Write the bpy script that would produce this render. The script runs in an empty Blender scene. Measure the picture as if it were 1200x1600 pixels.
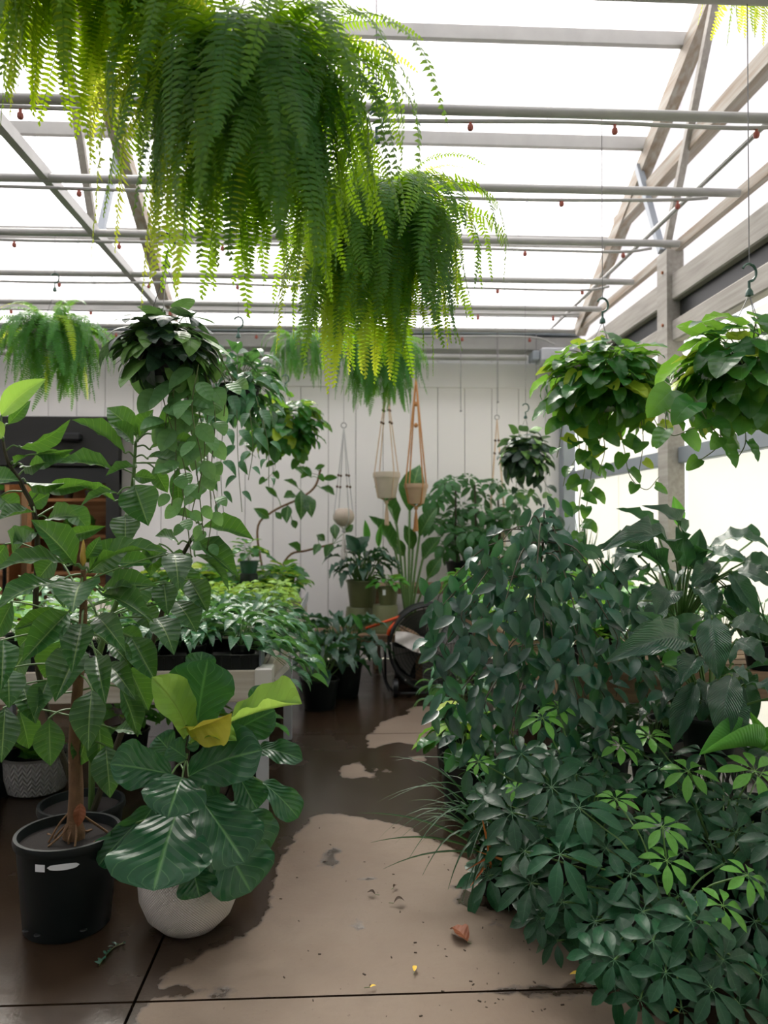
import bpy, bmesh, math, random
from mathutils import Vector as V, Matrix, Euler, noise
S = bpy.context.scene
COL = S.collection
R = random.Random(7)
PI = math.pi
rad = math.radians

# ------------------------------------------------------------------ camera, world, sun, exposure
F = 1202.0
cam_d = bpy.data.cameras.new('camera'); cam = bpy.data.objects.new('camera', cam_d); COL.objects.link(cam)
cam_d.sensor_fit = 'VERTICAL'; cam_d.sensor_height = 36; cam_d.lens = F / 1600 * 36
cam.matrix_world = Matrix.Translation((0, 0, 1.5)) @ Matrix.Rotation(-math.atan(60 / F), 4, 'Z') @ Matrix.Rotation(PI / 2 + math.atan(18 / F), 4, 'X')
cam_d.clip_start = 0.05
cam_d.dof.use_dof = True; cam_d.dof.focus_distance = 2.7; cam_d.dof.aperture_fstop = 2.8
S.camera = cam
CM = cam.matrix_world.copy()

def P(px, py, Y):
    """world point seen at pixel (px,py) of the 1200x1600 frame, at world depth Y"""
    d = (CM.to_3x3() @ V((px - 600, 800 - py, -F)))
    return CM.translation + d * (Y / d.y)

w = bpy.data.worlds.new('world'); S.world = w; w.use_nodes = True
nt = w.node_tree; nt.nodes.clear()
out = nt.nodes.new('ShaderNodeOutputWorld'); bg = nt.nodes.new('ShaderNodeBackground')
tc = nt.nodes.new('ShaderNodeTexCoord'); sx = nt.nodes.new('ShaderNodeSeparateXYZ'); cr = nt.nodes.new('ShaderNodeValToRGB')
nt.links.new(tc.outputs['Generated'], sx.inputs[0]); nt.links.new(sx.outputs[2], cr.inputs[0])
cr.color_ramp.elements[0].position = 0.0; cr.color_ramp.elements[0].color = (0.88, 0.90, 0.88, 1)
cr.color_ramp.elements[1].position = 0.6; cr.color_ramp.elements[1].color = (0.88, 0.90, 1.0, 1)
nt.links.new(cr.outputs[0], bg.inputs[0]); bg.inputs[1].default_value = 1.95
nt.links.new(bg.outputs[0], out.inputs[0])

sd = bpy.data.lights.new('sun', 'SUN'); sun = bpy.data.objects.new('sun', sd); COL.objects.link(sun)
sd.energy = 15; sd.angle = rad(28); sd.color = (1.0, 0.95, 0.86)
# the sun stands ahead and a little to the left, above the roof in view
sun.rotation_euler = V((-0.28, 1.0, 1.05)).to_track_quat('Z', 'Y').to_euler()

S.view_settings.view_transform = 'Standard'; S.view_settings.look = 'None'
S.view_settings.gamma = 1; S.view_settings.use_curve_mapping = False
S.view_settings.exposure = 0.0
cy = S.cycles
cy.max_bounces = 7; cy.diffuse_bounces = 4; cy.glossy_bounces = 3; cy.transmission_bounces = 5; cy.transparent_max_bounces = 8
cy.use_denoising = True; cy.caustics_reflective = False; cy.caustics_refractive = False
cy.sample_clamp_indirect = 6

# ------------------------------------------------------------------ materials
class N:
    def __init__(s, name):
        s.m = bpy.data.materials.new(name); s.m.use_nodes = True; s.t = s.m.node_tree; s.t.nodes.clear()
        s.out = s.n('ShaderNodeOutputMaterial')
    def n(s, typ, **k):
        x = s.t.nodes.new(typ)
        for a, b in k.items(): setattr(x, a, b)
        return x
    def l(s, a, b): s.t.links.new(a, b)
    def val(s, sock, v):
        if isinstance(v, bpy.types.NodeSocket): s.l(v, sock)
        else:
            if isinstance(v, tuple) and len(v) == 3 and len(sock.default_value) == 4: v = v + (1,)
            sock.default_value = v
    def math(s, op, a, b=0.0, c=0.0, clamp=False):
        x = s.n('ShaderNodeMath', operation=op, use_clamp=clamp)
        s.val(x.inputs[0], a); s.val(x.inputs[1], b); s.val(x.inputs[2], c); return x.outputs[0]
    def mix(s, f, a, b):
        x = s.n('ShaderNodeMix', data_type='RGBA')
        s.val(x.inputs[0], f); s.val(x.inputs[6], a); s.val(x.inputs[7], b); return x.outputs[2]
    def ramp(s, f, stops):
        x = s.n('ShaderNodeValToRGB'); e = x.color_ramp.elements
        while len(e) < len(stops): e.new(0.5)
        for i, (p, c) in enumerate(stops): e[i].position = p; e[i].color = (c if len(c) == 4 else tuple(c) + (1,))
        s.l(f, x.inputs[0]); return x.outputs[0]
    def noise(s, scale, detail=3, vec=None, rough=0.55):
        x = s.n('ShaderNodeTexNoise'); x.inputs['Scale'].default_value = scale; x.inputs['Detail'].default_value = detail
        x.inputs['Roughness'].default_value = rough
        if vec is not None: s.l(vec, x.inputs[0])
        return x.outputs[0]
    def obj(s): return s.n('ShaderNodeTexCoord').outputs['Object']
    def pos(s): return s.n('ShaderNodeNewGeometry').outputs['Position']
    def bump(s, h, strength=0.3, dist=0.01):
        x = s.n('ShaderNodeBump'); x.inputs['Strength'].default_value = strength; x.inputs['Distance'].default_value = dist
        s.l(h, x.inputs['Height']); return x.outputs[0]
    def prin(s, col, rough=0.5, metal=0.0, spec=0.5, normal=None):
        x = s.n('ShaderNodeBsdfPrincipled'); s.val(x.inputs['Base Color'], col); s.val(x.inputs['Roughness'], rough)
        s.val(x.inputs['Metallic'], metal); s.val(x.inputs['Specular IOR Level'], spec)
        if normal is not None: s.l(normal, x.inputs['Normal'])
        return x.outputs[0]
    def done(s, sh): s.l(sh, s.out.inputs[0]); return s.m

def simple(name, col, rough=0.5, metal=0.0, var=0.12, scale=12, bump=0.0, spec=0.5):
    k = N(name); o = k.obj(); f = k.noise(scale, 4, o)
    c = k.mix(k.math('MULTIPLY', f, 1.0), tuple(x * (1 - var) for x in col), tuple(min(1, x * (1 + var)) for x in col))
    nb = k.bump(k.noise(scale * 6, 3, o), bump, 0.004) if bump else None
    return k.done(k.prin(c, rough, metal, spec, nb))

def leafmat(name, col, vein=(0.3, 0.45, 0.2), rough=0.35, va=0.6, trans=0.25, tcol=None, nv=9, slant=0.55, var=0.35, spec=0.34, alt=None, altp=0.0, vb=0.3, vw=0.035):
    """leaf: midrib and side veins from the leaf's own UV, colour varying leaf by leaf"""
    k = N(name); uv = k.n('ShaderNodeTexCoord').outputs['UV']; s = k.n('ShaderNodeSeparateXYZ'); k.l(uv, s.inputs[0])
    u, v = s.outputs[0], s.outputs[1]
    au = k.math('ABSOLUTE', k.math('SUBTRACT', k.math('MULTIPLY', u, 2.0), 1.0))
    mid = k.math('SUBTRACT', 1.0, k.math('MULTIPLY', au, 16.0), clamp=True)
    saw = k.math('FRACT', k.math('SUBTRACT', k.math('MULTIPLY', v, float(nv)), k.math('MULTIPLY', au, slant * nv / 4.0)))
    d = k.math('ABSOLUTE', k.math('SUBTRACT', saw, 0.5))
    side = k.math('MULTIPLY', k.math('SUBTRACT', 1.0, k.math('DIVIDE', d, vw), clamp=True), 0.6)
    ve = k.math('MAXIMUM', mid, side)
    rnd = k.n('ShaderNodeObjectInfo').outputs['Random']
    o = k.obj(); nz = k.noise(4.0, 3, o)
    lo = tuple(x * (1 - var) for x in col); hi = tuple(min(1, x * (1 + var)) for x in col)
    c = k.mix(rnd, lo, hi)
    c = k.mix(k.math('MULTIPLY', nz, 0.5), c, tuple(min(1, x * 1.5) for x in col))
    if alt: c = k.mix(k.math('GREATER_THAN', rnd, 1 - altp), c, alt)
    c = k.mix(k.math('MULTIPLY', ve, va), c, vein)
    hgt = k.math('ADD', k.math('MULTIPLY', k.math('SUBTRACT', 0.5, d), 1.0), k.math('MULTIPLY', mid, -0.5))
    nb = k.bump(hgt, vb * 0.55, 0.02)
    p = k.prin(c, rough, 0.0, spec, nb)
    t = k.n('ShaderNodeBsdfTranslucent')
    tc_ = tcol or tuple(min(1, x * m) for x, m in zip(col, (5, 4, 1.6)))
    if alt: tc2 = k.mix(k.math('GREATER_THAN', rnd, 1 - altp), tc_, tuple(min(1, x * 1.5) for x in alt)); k.l(tc2, t.inputs[0])
    else: t.inputs[0].default_value = tuple(tc_) + (1,)
    mx = k.n('ShaderNodeMixShader'); mx.inputs[0].default_value = trans; k.l(p, mx.inputs[1]); k.l(t.outputs[0], mx.inputs[2])
    return k.done(mx.outputs[0])

M = {}
M['rubber'] = leafmat('rubber_leaf', (0.016, 0.078, 0.018), (0.30, 0.46, 0.14), 0.38, 0.85, 0.16, (0.22, 0.52, 0.05), nv=9, spec=0.45, vw=0.045)
M['rubber_backlit'] = leafmat('rubber_leaf_backlit', (0.12, 0.28, 0.05), (0.40, 0.55, 0.2), 0.35, 0.6, 0.35, (0.45, 0.75, 0.1), nv=10)  # paler copy of the rubber leaf, backlight put into its colour
M['fiddle'] = leafmat('fiddle_leaf', (0.007, 0.060, 0.022), (0.15, 0.34, 0.11), 0.34, 0.7, 0.10, (0.15, 0.45, 0.07), nv=6, slant=1.9, var=0.25, spec=0.42, vb=0.4, vw=0.05)
M['fiddle_new'] = leafmat('fiddle_leaf_young', (0.16, 0.32, 0.05), (0.07, 0.09, 0.02), 0.35, 0.5, 0.35, (0.5, 0.75, 0.12), nv=6, slant=0.9, var=0.1, vb=0.9, vw=0.05)
M['fiddle_yellow'] = leafmat('fiddle_leaf_yellow', (0.50, 0.48, 0.05), (0.35, 0.25, 0.05), 0.4, 0.5, 0.3, (0.8, 0.7, 0.1), nv=6, slant=0.9, var=0.1)
M['lily'] = leafmat('lily_leaf', (0.010, 0.058, 0.030), (0.10, 0.24, 0.14), 0.33, 0.25, 0.10, (0.12, 0.40, 0.08), nv=22, slant=1.2, var=0.35, spec=0.75, vb=0.6, vw=0.10)
M['lily_new'] = leafmat('lily_leaf_young', (0.06, 0.22, 0.05), (0.2, 0.4, 0.15), 0.3, 0.4, 0.35, (0.25, 0.65, 0.08), nv=22, slant=1.2, spec=0.34)
M['fig'] = leafmat('weeping_fig_leaf', (0.008, 0.062, 0.036), (0.06, 0.17, 0.11), 0.34, 0.25, 0.12, (0.12, 0.40, 0.10), nv=5, var=0.5, spec=0.6, vb=0.08)
M['schef'] = leafmat('umbrella_leaf', (0.007, 0.052, 0.020), (0.10, 0.24, 0.10), 0.40, 0.4, 0.10, (0.12, 0.40, 0.06), nv=4, var=0.5, spec=0.34, vb=0.1)
M['schef_new'] = leafmat('umbrella_leaf_young', (0.13, 0.36, 0.06), (0.35, 0.55, 0.2), 0.35, 0.4, 0.35, (0.4, 0.8, 0.12), nv=4, var=0.2, spec=0.3)
M['pothos'] = leafmat('pothos_leaf', (0.016, 0.090, 0.020), (0.10, 0.28, 0.08), 0.27, 0.25, 0.24, (0.30, 0.65, 0.06), nv=4, var=0.45, spec=0.34, alt=(0.34, 0.46, 0.04), altp=0.10)
M['scindapsus'] = leafmat('silver_vine_leaf', (0.016, 0.042, 0.026), (0.08, 0.14, 0.08), 0.36, 0.4, 0.12, (0.2, 0.4, 0.12), nv=5, var=0.4, alt=(0.16, 0.32, 0.08), altp=0.25)
M['vinepale'] = leafmat('vine_leaf_pale', (0.10, 0.24, 0.09), (0.06, 0.15, 0.05), 0.42, 0.4, 0.25, (0.3, 0.55, 0.12), nv=5, var=0.3)
M['bright'] = leafmat('bright_leaf', (0.06, 0.24, 0.035), (0.2, 0.42, 0.1), 0.35, 0.3, 0.3, (0.35, 0.7, 0.06), nv=5, var=0.4)
M['bright_dark'] = leafmat('tree_leaf_green', (0.018, 0.085, 0.022), (0.1, 0.25, 0.08), 0.35, 0.3, 0.2, (0.2, 0.5, 0.06), nv=5, var=0.45)
M['lime'] = leafmat('lime_leaf', (0.20, 0.38, 0.05), (0.10, 0.25, 0.05), 0.4, 0.5, 0.3, (0.5, 0.7, 0.08), nv=5, var=0.4)
M['syng'] = leafmat('trailing_leaf', (0.028, 0.110, 0.045), (0.20, 0.38, 0.16), 0.30, 0.4, 0.16, (0.2, 0.5, 0.1), nv=7, var=0.5, spec=0.34)
M['grass'] = leafmat('strap_leaf', (0.008, 0.045, 0.014), (0.03, 0.10, 0.03), 0.45, 0.3, 0.12, (0.12, 0.36, 0.05), nv=1, var=0.4, spec=0.25)
M['deadblade'] = leafmat('dry_strap_leaf', (0.38, 0.11, 0.03), (0.4, 0.2, 0.08), 0.6, 0.2, 0.2, (0.5, 0.2, 0.05), nv=1)

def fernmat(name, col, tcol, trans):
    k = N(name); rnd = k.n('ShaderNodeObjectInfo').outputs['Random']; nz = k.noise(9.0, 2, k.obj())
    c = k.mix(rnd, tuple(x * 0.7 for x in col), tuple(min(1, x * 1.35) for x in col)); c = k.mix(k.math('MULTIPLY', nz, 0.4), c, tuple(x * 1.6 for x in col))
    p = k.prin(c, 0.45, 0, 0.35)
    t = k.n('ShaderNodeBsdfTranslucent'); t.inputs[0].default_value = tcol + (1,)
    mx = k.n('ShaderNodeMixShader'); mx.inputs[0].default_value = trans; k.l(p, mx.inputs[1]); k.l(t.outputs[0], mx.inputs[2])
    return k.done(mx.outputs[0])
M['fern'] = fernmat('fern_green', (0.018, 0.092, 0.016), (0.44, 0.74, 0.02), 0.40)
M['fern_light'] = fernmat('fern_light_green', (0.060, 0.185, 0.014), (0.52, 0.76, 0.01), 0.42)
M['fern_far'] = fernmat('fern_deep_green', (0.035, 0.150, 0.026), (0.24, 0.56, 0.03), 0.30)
M['fern_sun'] = fernmat('fern_backlit_glow', (0.22, 0.42, 0.03), (0.85, 0.92, 0.07), 0.6)  # glow of backlit fronds put into a brighter yellow colour

M['stem'] = simple('green_stem', (0.10, 0.20, 0.05), 0.5)
M['vine'] = simple('vine_stem', (0.11, 0.14, 0.05), 0.6)
M['bark'] = simple('bark', (0.17, 0.095, 0.045), 0.85, var=0.4, scale=25, bump=0.8)
M['darkbark'] = simple('dark_bark', (0.045, 0.04, 0.02), 0.85, var=0.3, scale=25, bump=0.6)
M['soil'] = simple('soil', (0.010, 0.007, 0.005), 0.95, var=0.5, scale=60, bump=1.0)
M['blackpot'] = simple('black_plastic', (0.007, 0.011, 0.011), 0.42, var=0.2, spec=0.3)
M['whitepot'] = simple('white_plastic', (0.68, 0.66, 0.62), 0.4, var=0.05)
M['olivepot'] = simple('olive_plastic', (0.15, 0.165, 0.075), 0.45, var=0.1)
M['greenpot'] = simple('dark_green_plastic', (0.02, 0.07, 0.05), 0.4)
M['terracotta'] = simple('pale_terracotta', (0.48, 0.33, 0.22), 0.8, var=0.1, bump=0.2)
M['beigepot'] = simple('beige_clay', (0.56, 0.48, 0.39), 0.8, var=0.06, bump=0.2)
M['pinkclay'] = simple('grey_pink_clay', (0.50, 0.42, 0.35), 0.8, var=0.06)
M['whitecord'] = simple('white_cotton', (0.55, 0.55, 0.56), 0.9, var=0.1, scale=60, bump=0.6)
M['creamcord'] = simple('cream_cotton', (0.62, 0.47, 0.33), 0.9, var=0.15, scale=60, bump=0.6)
M['tancord'] = simple('tan_cotton', (0.50, 0.24, 0.09), 0.9, var=0.15, scale=60, bump=0.6)
M['bead'] = simple('wood_bead', (0.10, 0.055, 0.025), 0.5)
M['hook'] = simple('green_hook_plastic', (0.025, 0.085, 0.06), 0.35)
M['wire'] = simple('grey_wire', (0.20, 0.20, 0.20), 0.4, 0.7)
M['steel'] = simple('galvanised_steel', (0.36, 0.36, 0.345), 0.5, 0.25, var=0.2, scale=5, bump=0.1)
M['bluesteel'] = simple('blue_grey_steel', (0.28, 0.315, 0.35), 0.5, 0.2, var=0.1)
M['orange'] = simple('orange_plastic', (0.70, 0.09, 0.02), 0.4)
M['red'] = simple('red_nozzle_plastic', (0.30, 0.07, 0.045), 0.5)
M['black'] = simple('black_metal', (0.012, 0.014, 0.015), 0.4, 0.2)
M['greyblade'] = simple('grey_metal', (0.25, 0.25, 0.25), 0.4, 0.4)
M['rust'] = simple('rust_flake', (0.30, 0.10, 0.04), 0.9)
M['wirestand'] = simple('black_wire', (0.015, 0.013, 0.012), 0.5)
M['tray'] = simple('black_tray_plastic', (0.010, 0.011, 0.012), 0.4, spec=0.3)
M['traygrey'] = simple('grey_tray_plastic', (0.16, 0.18, 0.22), 0.35)
M['fabric'] = simple('white_cloth', (0.68, 0.64, 0.62), 0.9, var=0.08, bump=0.4)
M['tag'] = simple('white_label', (0.80, 0.83, 0.86), 0.5, var=0.02)
M['brownleaf'] = leafmat('dead_leaf', (0.20, 0.065, 0.028), (0.35, 0.16, 0.07), 0.6, 0.5, 0.1, (0.4, 0.15, 0.05), nv=6)
M['darkdead'] = leafmat('dark_dead_leaf', (0.05, 0.03, 0.015), (0.12, 0.08, 0.04), 0.6, 0.4, 0.05, (0.1, 0.05, 0.02), nv=6)
M['yellowleaf'] = leafmat('fallen_yellow_leaf', (0.65, 0.42, 0.03), (0.6, 0.45, 0.1), 0.5, 0.4, 0.1, (0.7, 0.5, 0.05), nv=6)
M['bud'] = simple('orange_bud', (0.55, 0.35, 0.06), 0.4)
M['box'] = simple('grey_paint', (0.45, 0.47, 0.50), 0.5)
M['darkframe'] = simple('dark_painted_metal', (0.010, 0.011, 0.010), 0.6, var=0.2)
M['flowerR'] = simple('red_petals', (0.6, 0.05, 0.05), 0.6); M['flowerY'] = simple('yellow_petals', (0.85, 0.45, 0.03), 0.6); M['flowerW'] = simple('white_petals', (0.8, 0.75, 0.7), 0.6)
M['pebble'] = simple('grit', (0.05, 0.035, 0.02), 0.9)

def wood(name, a, b, rough=0.7, axis=0, scale=6):
    k = N(name); mp = k.n('ShaderNodeMapping'); k.l(k.obj(), mp.inputs[0])
    sc = [scale * 4] * 3; sc[axis] = scale * 0.25; mp.inputs['Scale'].default_value = sc
    f = k.noise(2.0, 5, mp.outputs[0]); c = k.ramp(f, [(0.3, a), (0.7, b)])
    return k.done(k.prin(c, rough, 0, 0.4, k.bump(f, 0.3, 0.004)))
M['timber'] = wood('weathered_timber', (0.29, 0.27, 0.24), (0.40, 0.38, 0.345), axis=1, scale=4)
M['rafter'] = wood('stained_steel_rafter', (0.24, 0.175, 0.115), (0.40, 0.385, 0.345), axis=1, scale=3)
M['apron'] = wood('white_washed_board', (0.42, 0.36, 0.28), (0.62, 0.58, 0.52), axis=0, scale=4)
M['shelfwood'] = wood('brown_shelf_wood', (0.20, 0.09, 0.035), (0.40, 0.20, 0.09), axis=0, scale=4)
M['benchwood'] = wood('brown_bench_wood', (0.16, 0.10, 0.06), (0.30, 0.19, 0.11), axis=0, scale=4)

def knit():
    k = N('knit_white'); uv = k.n('ShaderNodeTexCoord').outputs['UV']; s = k.n('ShaderNodeSeparateXYZ'); k.l(uv, s.inputs[0])
    a = k.math('ABSOLUTE', k.math('SUBTRACT', k.math('FRACT', k.math('MULTIPLY', s.outputs[0], 26.0)), 0.5))
    h = k.math('SINE', k.math('ADD', k.math('MULTIPLY', s.outputs[1], 170.0), k.math('MULTIPLY', a, 14.0)))
    return k.done(k.prin((0.62, 0.62, 0.60), 0.6, 0, 0.3, k.bump(h, 1.0, 0.012)))
M['knit'] = knit()
def woven():
    k = N('woven_white'); uv = k.n('ShaderNodeTexCoord').outputs['UV']; s = k.n('ShaderNodeSeparateXYZ'); k.l(uv, s.inputs[0])
    z = k.n('ShaderNodeSeparateXYZ'); k.l(k.obj(), z.inputs[0])
    a = k.math('SINE', k.math('MULTIPLY', s.outputs[0], 2 * PI * 110)); b = k.math('SINE', k.math('MULTIPLY', z.outputs[2], 620.0))
    h = k.math('ADD', k.math('MULTIPLY', a, b), k.noise(30, 3, k.obj()))
    return k.done(k.prin((0.74, 0.70, 0.66), 0.65, 0, 0.3, k.bump(h, 0.7, 0.004)))
M['woven'] = woven()

def sheet(name, col, tr, streak, warm=None, trcol=(1, 1, 1, 1)):
    """milky twin-wall plastic sheet: part clear, part diffusing"""
    k = N(name); mp = k.n('ShaderNodeMapping'); k.l(k.obj(), mp.inputs[0]); mp.inputs['Scale'].default_value = streak
    f = k.noise(1.0, 4, mp.outputs[0]); c = k.mix(f, tuple(x * 0.86 for x in col), col)
    if warm:
        z = k.n('ShaderNodeSeparateXYZ'); k.l(k.obj(), z.inputs[0])
        c = k.mix(k.math('MULTIPLY', k.math('SUBTRACT', f, 0.25, clamp=True), 1.5, clamp=True), c, warm)
    t = k.n('ShaderNodeBsdfTranslucent'); k.l(c, t.inputs[0]); p = k.prin(c, 0.35, 0, 0.4)
    m1 = k.n('ShaderNodeMixShader'); m1.inputs[0].default_value = 0.22; k.l(t.outputs[0], m1.inputs[1]); k.l(p, m1.inputs[2])
    tp = k.n('ShaderNodeBsdfTransparent'); tp.inputs[0].default_value = trcol
    m2 = k.n('ShaderNodeMixShader'); m2.inputs[0].default_value = tr; k.l(m1.outputs[0], m2.inputs[1]); k.l(tp.outputs[0], m2.inputs[2])
    return k.done(m2.outputs[0])
M['blockroof'] = sheet('light_cutting_roof_sheet', (0.55, 0.55, 0.56), 0.06, (3, 0.25, 0.25))  # unseen rear slope, made nearly opaque to cut light on the foreground
M['roof'] = sheet('roof_sheet', (0.93, 0.90, 0.93), 0.55, (3, 0.25, 0.25))
M['wallsheet'] = sheet('wall_sheet', (0.95, 0.94, 0.90), 0.22, (0.4, 6, 0.3), (0.93, 0.91, 0.80))
M['gablesheet'] = sheet('gable_sheet', (0.88, 0.87, 0.92), 0.28, (0.4, 2, 0.3), (0.84, 0.80, 0.88))

def concrete():
    k = N('concrete'); p = k.pos()
    at = k.n('ShaderNodeAttribute', attribute_name='wet').outputs['Fac']
    n1 = k.noise(1.6, 5, p); n2 = k.noise(9, 4, p); n3 = k.noise(55, 3, p); n4 = k.noise(0.7, 3, p)
    dry = k.ramp(n1, [(0.25, (0.130, 0.094, 0.064)), (0.5, (0.180, 0.139, 0.101)), (0.75, (0.24, 0.193, 0.146))])
    dry = k.mix(k.math('MULTIPLY', n2, 0.45), dry, (0.17, 0.11, 0.07))
    dry = k.mix(k.math('MULTIPLY', k.math('SUBTRACT', k.noise(3.2, 6, p, 0.7), 0.52, clamp=True), 3.0, clamp=True), dry, (0.13, 0.095, 0.065))
    dry = k.mix(k.math('GREATER_THAN', n3, 0.70), dry, (0.14, 0.10, 0.07))
    wet = k.mix(n2, (0.024, 0.014, 0.008), (0.052, 0.032, 0.018))
    wet = k.mix(k.math('MULTIPLY', n4, 0.6), wet, (0.018, 0.013, 0.009))
    # attribute: signed distance (m) to the edge of the wet area, positive = wet
    e = k.math('ADD', at, k.math('MULTIPLY', k.math('SUBTRACT', k.noise(14, 5, p), 0.5), 0.10))
    f = k.math('MULTIPLY', k.math('ADD', e, 0.008), 60.0, clamp=True)
    c = k.mix(f, dry, wet)
    r = k.math('SUBTRACT', 0.75, k.math('MULTIPLY', f, k.math('ADD', 0.36, k.math('MULTIPLY', n1, 0.3))))
    nb = k.bump(k.math('MULTIPLY', k.math('ADD', n2, n3), k.math('SUBTRACT', 1.0, k.math('MULTIPLY', f, 0.7))), 0.25, 0.006)
    return k.done(k.prin(c, r, 0, 0.5, nb))
M['concrete'] = concrete()
M['ground'] = simple('outside_ground', (0.40, 0.38, 0.30), 0.9, scale=1)
M['siding'] = simple('white_siding', (0.84, 0.825, 0.815), 0.45, var=0.03, scale=2)
M['plaster'] = simple('grey_plaster', (0.30, 0.29, 0.27), 0.8)
M['cream'] = simple('cream_wall', (0.45, 0.33, 0.22), 0.8)

# ------------------------------------------------------------------ mesh helpers
def link(name, me, mat=None, parent=None, mtx=None):
    o = bpy.data.objects.new(name, me); COL.objects.link(o)
    if me is not None and mat is not None and not me.materials: me.materials.append(mat)
    if parent is not None:
        o.parent = parent
        if mtx is not None: o.matrix_basis = Matrix.Translation(-parent.location) @ mtx
        else: o.location = -parent.location
    elif mtx is not None: o.matrix_basis = mtx
    return o

def tag(o, label=None, cat=None, group=None, kind=None):
    if label: o['label'] = label
    if cat: o['category'] = cat
    if group: o['group'] = group
    if kind: o['kind'] = kind
    return o

def empty(name, loc, label=None, cat=None, group=None, kind=None):
    o = bpy.data.objects.new(name, None); COL.objects.link(o); o.location = loc; o.empty_display_size = 0.05
    return tag(o, label, cat, group, kind)

class MB:
    """collects shapes in world coordinates into one mesh"""
    def __init__(s): s.v = []; s.f = []; s.uv = None
    def box(s, a, b, bev=0.0, rot=None, org=None):
        x0, y0, z0 = (min(a[i], b[i]) for i in range(3)); x1, y1, z1 = (max(a[i], b[i]) for i in range(3))
        c = min(bev, (x1 - x0) / 2.01, (y1 - y0) / 2.01, (z1 - z0) / 2.01); n = len(s.v); pts = []
        if c <= 0:
            pts = [(x, y, z) for z in (z0, z1) for x, y in ((x0, y0), (x1, y0), (x1, y1), (x0, y1))]
            fs = [(0, 3, 2, 1), (4, 5, 6, 7), (0, 1, 5, 4), (1, 2, 6, 5), (2, 3, 7, 6), (3, 0, 4, 7)]
        else:
            for z, i in ((z0, c), (z0 + c, 0), (z1 - c, 0), (z1, c)):
                pts += [(x0 + i, y0 + i, z), (x1 - i, y0 + i, z), (x1 - i, y1 - i, z), (x0 + i, y1 - i, z)]
            fs = [(3, 2, 1, 0), (12, 13, 14, 15)]
            for k in range(3):
                for j in range(4): fs.append((k * 4 + j, k * 4 + (j + 1) % 4, k * 4 + 4 + (j + 1) % 4, k * 4 + 4 + j))
        if rot is not None:
            o = V(org) if org else V(((x0 + x1) / 2, (y0 + y1) / 2, (z0 + z1) / 2)); pts = [tuple(rot @ (V(q) - o) + o) for q in pts]
        s.v += pts; s.f += [tuple(n + i for i in f) for f in fs]; return s
    def tube(s, pts, r, seg=8, cap=True):
        pts = [V(p) for p in pts]; rs = r if isinstance(r, (list, tuple)) else [r] * len(pts); n = len(s.v); prev = None
        for i, p in enumerate(pts):
            d = (pts[min(i + 1, len(pts) - 1)] - pts[max(i - 1, 0)]).normalized()
            if prev is None: a = d.orthogonal().normalized()
            else: a = (prev - d * prev.dot(d)); a = a.normalized() if a.length > 1e-6 else d.orthogonal().normalized()
            prev = a; b = d.cross(a)
            for k in range(seg):
                t = 2 * PI * k / seg; s.v.append(tuple(p + (a * math.cos(t) + b * math.sin(t)) * rs[i]))
        for i in range(len(pts) - 1):
            for k in range(seg):
                s.f.append((n + i * seg + k, n + i * seg + (k + 1) % seg, n + (i + 1) * seg + (k + 1) % seg, n + (i + 1) * seg + k))
        if cap:
            s.f.append(tuple(n + k for k in reversed(range(seg)))); m = n + (len(pts) - 1) * seg; s.f.append(tuple(m + k for k in range(seg)))
        return s
    def bar(s, a, b, w, h, up=(0, 0, 1)):
        a, b = V(a), V(b); d = (b - a).normalized(); x = d.cross(V(up)).normalized(); u = x.cross(d); n = len(s.v)
        for p in (a, b):
            for i, j in ((-1, -1), (1, -1), (1, 1), (-1, 1)): s.v.append(tuple(p + x * i * w / 2 + u * j * h / 2))
        s.f += [tuple(n + q for q in f) for f in ((0, 3, 2, 1), (4, 5, 6, 7), (0, 1, 5, 4), (1, 2, 6, 5), (2, 3, 7, 6), (3, 0, 4, 7))]
        return s
    def lathe(s, c, prof, seg=32, uv=False):
        n = len(s.v); c = V(c)
        for r, z in prof:
            for k in range(seg): t = 2 * PI * k / seg; s.v.append((c.x + r * math.cos(t), c.y + r * math.sin(t), c.z + z))
        for i in range(len(prof) - 1):
            for k in range(seg): s.f.append((n + i * seg + k, n + i * seg + (k + 1) % seg, n + (i + 1) * seg + (k + 1) % seg, n + (i + 1) * seg + k))
        if uv: s.uv = (seg, len(prof))
        return s
    def ball(s, c, r, seg=8, sz=1.0):
        pr = [(r * math.sin(PI * i / 6) + 1e-5, -r * sz * math.cos(PI * i / 6)) for i in range(7)]
        return s.lathe(c, pr, seg)
    def mesh(s, name, smooth=False):
        me = bpy.data.meshes.new(name); me.from_pydata(s.v, [], s.f); me.update()
        if smooth:
            me.polygons.foreach_set('use_smooth', [True] * len(me.polygons))
            try: me.set_sharp_from_angle(angle=rad(40))
            except Exception: pass
        if s.uv:
            seg, m = s.uv; l = me.uv_layers.new(name='UVMap')
            for p in me.polygons:
                ks = [(me.loops[i].vertex_index % seg) for i in p.loop_indices]
                for i, kk in zip(p.loop_indices, ks):
                    if max(ks) - min(ks) > seg / 2 and kk < seg / 2: kk += seg
                    l.data[i].uv = (kk / seg, (me.loops[i].vertex_index // seg) / m)
        return me
    def build(s, name, mat, parent=None, smooth=False):
        me = s.mesh(name, smooth); ctr = V((0, 0, 0))
        if parent is None:
            xs, ys, zs = zip(*s.v); ctr = V(((min(xs) + max(xs)) / 2, (min(ys) + max(ys)) / 2, min(zs)))
            me.transform(Matrix.Translation(-ctr)); o = link(name, me, mat); o.location = ctr; return o
        return link(name, me, mat, parent)

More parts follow.
